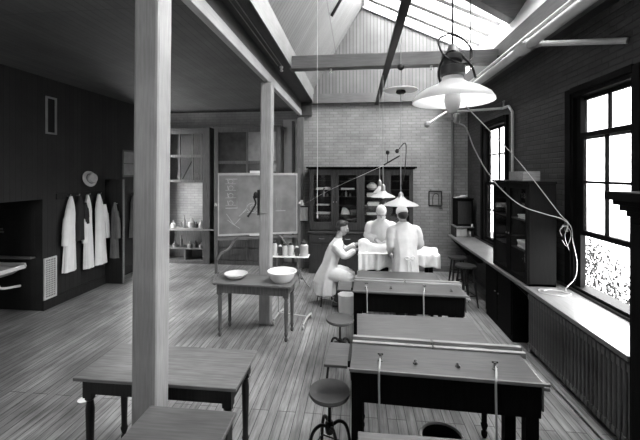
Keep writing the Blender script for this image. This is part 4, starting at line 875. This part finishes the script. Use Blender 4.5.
# ------------------------------------------------------------------ operating table and drape
t = thing('operating_table', (.7, 5.86, 0), 'operating table under white sheets between the surgeons', 'table')
b = MB(); b.box(0.02, 1.25, 5.64, 6.08, .90, .96); b.build('tabletop', 'black_wood', t, bevel=.01)
for x in (.12, 1.16):
    for y in (5.70, 6.02):
        b = MB(); b.box(x-.03, x+.03, y-.03, y+.03, 0, .90); b.build('leg', 'black_wood', t)
b = MB(); b.box(.14, 1.14, 5.84, 5.88, .25, .31); b.box(.09, .15, 5.73, 5.99, .25, .31); b.box(1.13, 1.19, 5.73, 5.99, .25, .31); b.build('stretcher', 'black_wood', t)
b = MB(); b.box(0.02, .50, 5.66, 6.06, .45, .88); b.build('end_box', 'black_wood', t)
def body_h(u, v):   # the draped figure: u along the table 0..1, v across -1..1
    w = .55+.1*math.sin(u*5)
    return (.13*math.exp(-((u-.08)/.10)**2)*.9 + .12*(1-abs(u-.45)*.9))*max(0, 1-(v/w)**2)**.5 if abs(v) < w else 0
def drape(x0, x1, drop, ph):
    b = MB(); nx, ny = 56, 40; yc, hw = 5.86, .235; rows = []
    for i in range(nx+1):
        u = i/nx; x = x0+(x1-x0)*u; gu = (x-0)/1.26; row = []
        for j in range(ny+1):
            sgn = -1+2*j/ny; s_ = sgn*(hw+drop)
            dl = drop*(1+.10*math.sin(x*9+ph)+.06*math.sin(x*23+ph))
            if abs(s_) <= hw:
                y = yc+s_; z = .968+body_h(gu, s_/hw)+.004*math.sin(x*40+s_*30)
            else:
                k = (abs(s_)-hw)/drop; y = yc+math.copysign(hw+.012+.035*k*(1+math.sin(x*34+ph+k*2)*.7)+.01*math.sin(x*61+ph), s_); z = .968-k*dl
            e = 0
            row.append((x+e, y, z))
        rows.append(row)
    W = ny+1; b._add([v for r in rows for v in r], [(i*W+j, i*W+j+1, (i+1)*W+j+1, (i+1)*W+j) for i in range(nx) for j in range(ny)])
    return b
o = drape(.02, .56, .24, .3).build('surgical_sheet', 'cloth', smooth=True, thick=.006); tag(o, 'white sheet draped over head end of the operating table', 'sheet')
o = drape(.58, 1.29, .19, 2.0).build('surgical_sheet', 'cloth', smooth=True, thick=.006); tag(o, 'white sheet draped over foot end, right of the standing surgeon', 'sheet')

# ------------------------------------------------------------------ people
def hand(b, wrist, d, palm_n, curl=.5, side=1, k=1.0):
    """five separate bent fingers on a palm; d: direction of the fingers, palm_n: way the palm faces"""
    w = Vector(wrist); d = Vector(d).normalized(); nrm = Vector(palm_n); nrm = (nrm-d*nrm.dot(d)).normalized(); s_ = d.cross(nrm)*side
    b.tube([w-d*.02, w+d*.02*k, w+d*.055*k, w+d*.09*k], [(.017*k, .026*k), (.016*k, .036*k), (.015*k, .041*k), (.013*k, .038*k)], 12, ref=nrm)
    for i, (o_, L_) in enumerate(((.030, .068), (.010, .078), (-.011, .072), (-.031, .056))):
        p = w+d*.082*k+s_*o_*k; a = 0; pts = [p-d*.02*k]
        for q in range(3):
            a += curl*(.55+.15*q); dd = d*math.cos(a)+nrm*math.sin(a); p = p+dd*L_*k*(.42, .33, .25)[q]; pts.append(p)
        b.tube(pts, [.0095*k, .0095*k, .0085*k, .007*k], 8)
    p = w+d*.02*k+s_*.032*k
    b.tube([p-s_*.01*k, p+(s_*.7+d*.6+nrm*.25)*.035*k, p+(s_*.75+d*1.2+nrm*.5)*.05*k], [.013*k, .0105*k, .008*k], 8)
def head(b, c, face=Vector((0, 1, 0)), pitch=0.0):
    """continuous head: skull, jaw, nose, brow, lips, ears (face along +Y before pitch)"""
    c = Vector(c); M = Matrix.Rotation(-pitch, 3, 'X')
    def e(p, r): b.ell(c+M @ Vector(p), r, 18, 12, (-pitch, 0, 0))
    e((0, -.012, .035), (.076, .097, .088)); e((0, .02, -.02), (.064, .078, .075)); e((0, .045, -.075), (.042, .045, .042))
    e((0, .088, .022), (.052, .018, .014)); e((0, .105, -.014), (.014, .021, .018)); e((0, .098, .004), (.010, .014, .024)); e((0, .088, -.050), (.024, .012, .008)); e((0, .086, -.062), (.02, .012, .007))
    for s_ in (-1, 1):
        e((s_*.076, -.005, -.005), (.010, .020, .032)); e((s_*.044, .062, -.022), (.022, .02, .018))
def surgeon(loc, rz, label, bend, pitch, arms, cap, mask, hairy, height=1.74, tied=False):
    t = thing('person', loc, label, 'person', None, rz); k = height/1.74
    up = lambda z: (bend*max(0, z-.95)**1.2)   # forward lean of the spine
    b = MB()
    hc = Vector((0, up(1.58)+.02, 1.585*k))
    head(b, hc, pitch=pitch)
    b.tube([(0, up(1.38), 1.38*k), (0, up(1.46)+.0, 1.46*k), hc+Vector((0, -.015, -.05))], [.065, .055, .055], 14)
    b.loft([(0, 0, .80*k, .15, .105, 0), (0, up(.95), .95*k, .165, .11, 0), (0, up(1.08), 1.08*k, .14, .095, 0), (0, up(1.25), 1.25*k, .165, .11, 0), (0, up(1.38), 1.38*k, .175, .095, 0), (0, up(1.43), 1.43*k, .08, .06, 0)], 28)
    for s_ in (-1, 1):
        b.tube([(s_*.085, 0, .88*k), (s_*.09, .01, .5*k), (s_*.092, -.01, .3*k), (s_*.095, -.02, .07)], [.085, .06, .055, .036], 14)
        b.tube([(s_*.095, -.06, .04), (s_*.10, .03, .045), (s_*.105, .15, .03)], [(.035, .035), (.04, .042), (.026, .04)], 12)
        sh_, el, wr, fd, pn = arms[0 if s_ < 0 else 1]
        b.tube([(s_*.17, up(1.38), 1.385*k), Vector(el), Vector(wr)], [.052, .042, .028], 14)
        hand(b, wr, fd, pn, .55, -s_)
    b.build('body', 'skin', t, world=False, remesh=.0075, relax=3)
    # gown
    b = MB()
    b.loft([(0, .0, .30*k, .235, .155, .075), (0, .0, .55*k, .22, .15, .06), (0, .0, .80*k, .20, .145, .04), (0, up(.98), .98*k, .18, .135, .015), (0, up(1.1), 1.1*k, .185, .135, .02), (0, up(1.25), 1.25*k, .205, .142, .015), (0, up(1.37), 1.37*k, .20, .125, .008), (0, up(1.43), 1.43*k, .145, .095, 0), (0, up(1.48), 1.48*k, .072, .072, 0)], 72, k=11)
    for s_ in (-1, 1):
        sh_, el, wr, fd, pn = arms[0 if s_ < 0 else 1]; w = Vector(el).lerp(Vector(wr), sh_)
        b.tube(crv([(s_*.10, up(1.36), 1.36*k), (s_*.192, up(1.36), 1.355*k), Vector((s_*.195, up(1.3), 1.30*k)).lerp(Vector(el), .5)+Vector((s_*.01, -.01, 0)), Vector(el), w], 4), [.07]*4+[.078]*4+[.068]*4+[.06]*4+[.05], 16)
    gown = b.build('gown', 'cloth', t, world=False, remesh=.012, relax=4)
    M = Matrix.Rotation(-pitch, 3, 'X')
    if cap:
        b = MB(); b.ell(hc+M @ Vector((0, -.010, .052)), (.088, .108, .092), 20, 12, (-pitch, 0, 0)); b.tube([hc+M @ Vector((math.cos(2*PI*i/24)*.084, -.012+math.sin(2*PI*i/24)*.103, .035)) for i in range(25)], .010, 8)
        b.build('cap', 'cloth', t, world=False, remesh=.009, relax=3)
    if mask:
        b = MB(); b.ell(hc+M @ Vector((0, .047, -.050)), (.074, .076, .060), 18, 12, (-pitch, 0, 0)); b.build('mask', 'cloth', t, world=False, smooth=True)
    if hairy:
        b = MB(); b.ell(hc+M @ Vector((0, -.035, -.015)), (.079, .080, .072), 18, 12, (-pitch, 0, 0)); b.build('hair', 'hair', t, world=False, smooth=True)
    for s_ in (-1, 1):
        b = MB(); b.tube([(s_*.095, -.07, .04), (s_*.10, .03, .05), (s_*.105, .10, .042), (s_*.105, .17, .032)], [(.042, .042), (.048, .048), (.042, .048), (.028, .04)], 14); b.box(s_*.10-.04, s_*.10+.04, -.1, .16, 0, .018); b.build('shoe', 'leather', t, world=False, remesh=.008)
        b = MB(); b.tube([(s_*.085, 0, .80*k), (s_*.09, .01, .5*k), (s_*.092, -.01, .25*k), (s_*.095, -.02, .07)], [.10, .08, .075, .065], 14); b.build('trouser_leg', 'dark_cloth', t, world=False, smooth=True)
    if tied:
        y = -.15
        b = MB(); z = .98*k
        for s_ in (-1, 1): b.tube(crv([(0, y, z), (s_*.05, y-.015, z+.03), (s_*.075, y-.01, z), (s_*.04, y-.012, z-.02), (0, y-.005, z)], 5), .009, 8)
        b.tube(crv([(0, y, z), (.02, y-.012, z-.1), (.03, y-.01, z-.22)], 5), .008, 6); b.tube(crv([(0, y, z), (-.025, y-.012, z-.08), (-.03, y-.01, z-.18)], 5), .008, 6)
        b.build('apron_tie', 'cloth', t, world=False, smooth=True)
    return t
# standing with his back to us (faces +Y)
surgeon((.735, 5.42, 0), R(14), 'person in white gown and cap standing with back turned, at operating table', .22, R(22),
    ((.55, (-.215, .07, 1.13), (-.19, .20, 1.0), (.1, .7, -.6), (.9, -.1, .1)), (.7, (.255, .08, 1.13), (.10, .22, 1.06), (-.6, .7, -.25), (0, 0, -1))), True, False, True, 1.76, True)
# facing us, masked
surgeon((.43, 6.30, 0), R(180-4), 'person in white cap and mask facing us across the operating table', .25, R(28),
    ((.85, (-.24, .08, 1.14), (-.09, .22, 1.09), (.5, .75, -.3), (0, -.2, -1)), (.85, (.24, .08, 1.14), (.08, .23, 1.10), (-.5, .75, -.3), (0, -.2, -1))), True, True, False, 1.71)
# seated man, faces +X: local +Y -> world +X
t = thing('person', (-.47, 6.0, 0), 'person with dark hair in white gown, seated at head of operating table', 'person', None, R(-90))
b = MB(); hc = Vector((0, .22, 1.305))
head(b, hc, pitch=R(18))
b.tube([(0, .13, 1.07), (0, .16, 1.16), hc+Vector((0, -.02, -.05))], [.065, .055, .055], 14)
b.loft([(0, -.04, .44, .16, .13, 0), (0, -.03, .56, .165, .13, 0), (0, .02, .71, .14, .10, 0), (0, .075, .89, .165, .11, 0), (0, .12, 1.05, .175, .095, 0), (0, .14, 1.11, .08, .06, 0)], 28)
LEGS = {-1: [(-.09, -.02, .52), (-.12, .30, .53), (-.13, .33, .48), (-.14, .28, .09)], 1: [(.09, -.02, .52), (.13, .26, .53), (.15, .28, .46), (.16, .13, .09)]}
for s_ in (-1, 1):
    q = LEGS[s_]; b.tube(crv(q, 4), [.085]*4+[.065]*4+[.05]*4+[.036], 14); f = Vector(q[-1])
    b.tube([f+Vector((0, -.05, -.03)), f+Vector((0, .05, -.03)), f+Vector((0, .16, -.05))], [(.036, .036), (.04, .04), (.026, .038)], 12)
AR = {-1: ((-.215, .28, .90), (-.13, .48, 1.02), (.3, .9, .05), (.3, 0, -1)), 1: ((.215, .28, .88), (.12, .47, .975), (-.3, .9, .05), (-.4, 0, -1))}
for s_ in (-1, 1):
    el, wr, fd, pn = AR[s_]; b.tube([(s_*.17, .12, 1.05), Vector(el), Vector(wr)], [.05, .042, .028], 14); hand(b, wr, fd, pn, .5, -s_)
b.build('body', 'skin', t, world=False, remesh=.0075, relax=3)
b = MB(); b.loft([(0, -.07, .40, .215, .21, .03), (0, -.05, .53, .20, .18, .025), (0, .01, .71, .18, .135, .02), (0, .07, .89, .20, .14, .02), (0, .12, 1.03, .20, .125, .01), (0, .14, 1.10, .12, .085, 0), (0, .155, 1.145, .07, .07, 0)], 60, k=9)
b.loft([(0, -.06, .20, .235, .20, .07), (0, -.06, .34, .23, .20, .055), (0, -.05, .45, .215, .19, .03), (0, -.04, .53, .18, .16, .02)], 60, k=10, ph=1)
for s_ in (-1, 1):
    b.tube([(s_*.08, .0, .53), (s_*.115, .18, .53), (s_*.125, .31, .50)], [.122, .115, .105], 16); b.tube([(s_*.125, .33, .52), (s_*.13, .34, .42), (s_*.13, .30, .27)], [.105, .105, .11], 16); b.ell((s_*.125, .32, .49), (.10, .10, .09), 16, 10); b.tube([(s_*.06, .24, .50), (s_*.06, .30, .36), (s_*.07, .27, .24)], [.09, .10, .10], 14)
    el, wr, fd, pn = AR[s_]; w = Vector(el).lerp(Vector(wr), .8)
    b.tube(crv([(s_*.10, .12, 1.03), (s_*.185, .125, 1.025), Vector((s_*.20, .19, .95)), Vector(el), w], 4), [.07]*4+[.075]*4+[.066]*4+[.056]*4+[.046], 16)
b.build('gown', 'cloth', t, world=False, remesh=.012, relax=4)
M = Matrix.Rotation(-R(18), 3, 'X')
b = MB()
b.ell(hc+M @ Vector((0, -.028, .062)), (.084, .098, .075), 20, 12); b.ell(hc+M @ Vector((0, -.058, .005)), (.08, .062, .07), 16, 10)
for i in range(9): b.ell(hc+M @ Vector((-.05+.0125*i, .03+.012*math.sin(i*2.1), .115+.006*math.cos(i*1.7))), (.018, .03, .016), 8, 6)
b.build('hair', 'hair', t, world=False, remesh=.008, relax=2)
b = MB(); b.tube([(-.03, .225, 1.125), (0, .232, 1.10), (.03, .225, 1.125)], .012, 8); b.tube([(0, .235, 1.10), (.0, .25, 1.0)], [(.006, .012), (.006, .022)], 8, ref=(0, 1, 0)); b.build('necktie', 'dark_cloth', t, world=False, smooth=True)
for s_ in (-1, 1):
    f = Vector(LEGS[s_][-1]); b = MB(); b.tube([f+Vector((0, -.07, -.04)), f+Vector((0, .03, -.03)), f+Vector((0, .11, -.045)), f+Vector((0, .19, -.062))], [(.042, .042), (.05, .05), (.042, .045), (.026, .04)], 14); b.build('shoe', 'leather', t, world=False, remesh=.008)
    b = MB(); q = LEGS[s_]; b.tube([Vector(q[3]).lerp(Vector(q[2]), k) for k in (.85, .5, .05)], [.072, .072, .062], 14); b.build('trouser_leg', 'dark_cloth', t, world=False, smooth=True)

# ------------------------------------------------------------------ ivy outside the raised window
t = thing('leafy_shrub', (3.45, 5.4, 0), 'leafy climbing shrub seen outside through the raised window', 'shrub')
b = MB(); random.seed(3)
for i in range(3600):
    y = 6.2-1.6*random.random()**1.5; top = min(1.2, .40+(y-4.6)*.95); z = .1+(top-.1)*random.random()**.7; x = 3.25+.5*random.random()
    s_ = .012+.016*random.random(); a = random.random()*6.28; d1 = Vector((.3*random.uniform(-1, 1), math.cos(a), math.sin(a)))*s_; d2 = Vector((.6*random.uniform(-1, 1), -math.sin(a), math.cos(a)))*s_*.6
    c = Vector((x, y, z)); b._add([c-d1, c+d2, c+d1*1.2, c-d2], [(0, 1, 2, 3)])
b.build('foliage', 'leaf', t)
b = MB()
for y in (5.1, 5.5, 5.8): b.tube(crv([(3.45, y, 0), (3.42, y+.05, .3), (3.45, y-.03, .6), (3.4, y+.04, .9)], 4), .015, 6)
b.build('stem', 'brown_wood', t, smooth=True)

# ------------------------------------------------------------------ daylight
w = bpy.data.worlds.new('sky'); S.world = w; w.use_nodes = True
bg = w.node_tree.nodes['Background']; bg.inputs[0].default_value = (1, 1, 1, 1); bg.inputs[1].default_value = 1.0
def portal(loc, rot, sx, sy):
    l = bpy.data.lights.new('daylight_portal', 'AREA'); l.shape = 'RECTANGLE'; l.size = sx; l.size_y = sy; l.cycles.is_portal = True
    o = bpy.data.objects.new('daylight_portal', l); COL.objects.link(o); o.location = loc; o.rotation_euler = rot
sl = math.atan2(RZ-GZ, GX-RX); ln = math.hypot(RZ-GZ, GX-RX)
for y0, y1 in ((5.62, YB), (0.8, 4.0)):
    portal(((RX+GX)/2+.05*math.sin(sl), (y0+y1)/2, (RZ+GZ)/2+.06), (0, sl, 0), ln, y1-y0)
for W in (W1, W2):
    portal((XR+.12, (W[0]+W[1])/2, (W[2]+W[3])/2), (0, R(90), 0), W[3]-W[2]-.1, W[1]-W[0]-.1)
portal((XL-.10, 8.25, 1.71), (0, R(-90), 0), 3.0, .8)
for (a, c, z0, z1) in ADDED_WINDOWS: portal(((a+c)/2, YF-.12, (z0+z1)/2), (R(90), 0, 0), c-a-.1, z1-z0-.1)
S.cycles.max_bounces = 10; S.cycles.diffuse_bounces = 6; S.cycles.transparent_max_bounces = 12; S.cycles.sample_clamp_indirect = 6
S.cycles.caustics_reflective = False; S.cycles.caustics_refractive = False
S.view_settings.view_transform = 'Standard'; S.view_settings.look = 'None'; S.view_settings.gamma = 1; S.view_settings.use_curve_mapping = False
S.view_settings.exposure = 5.12
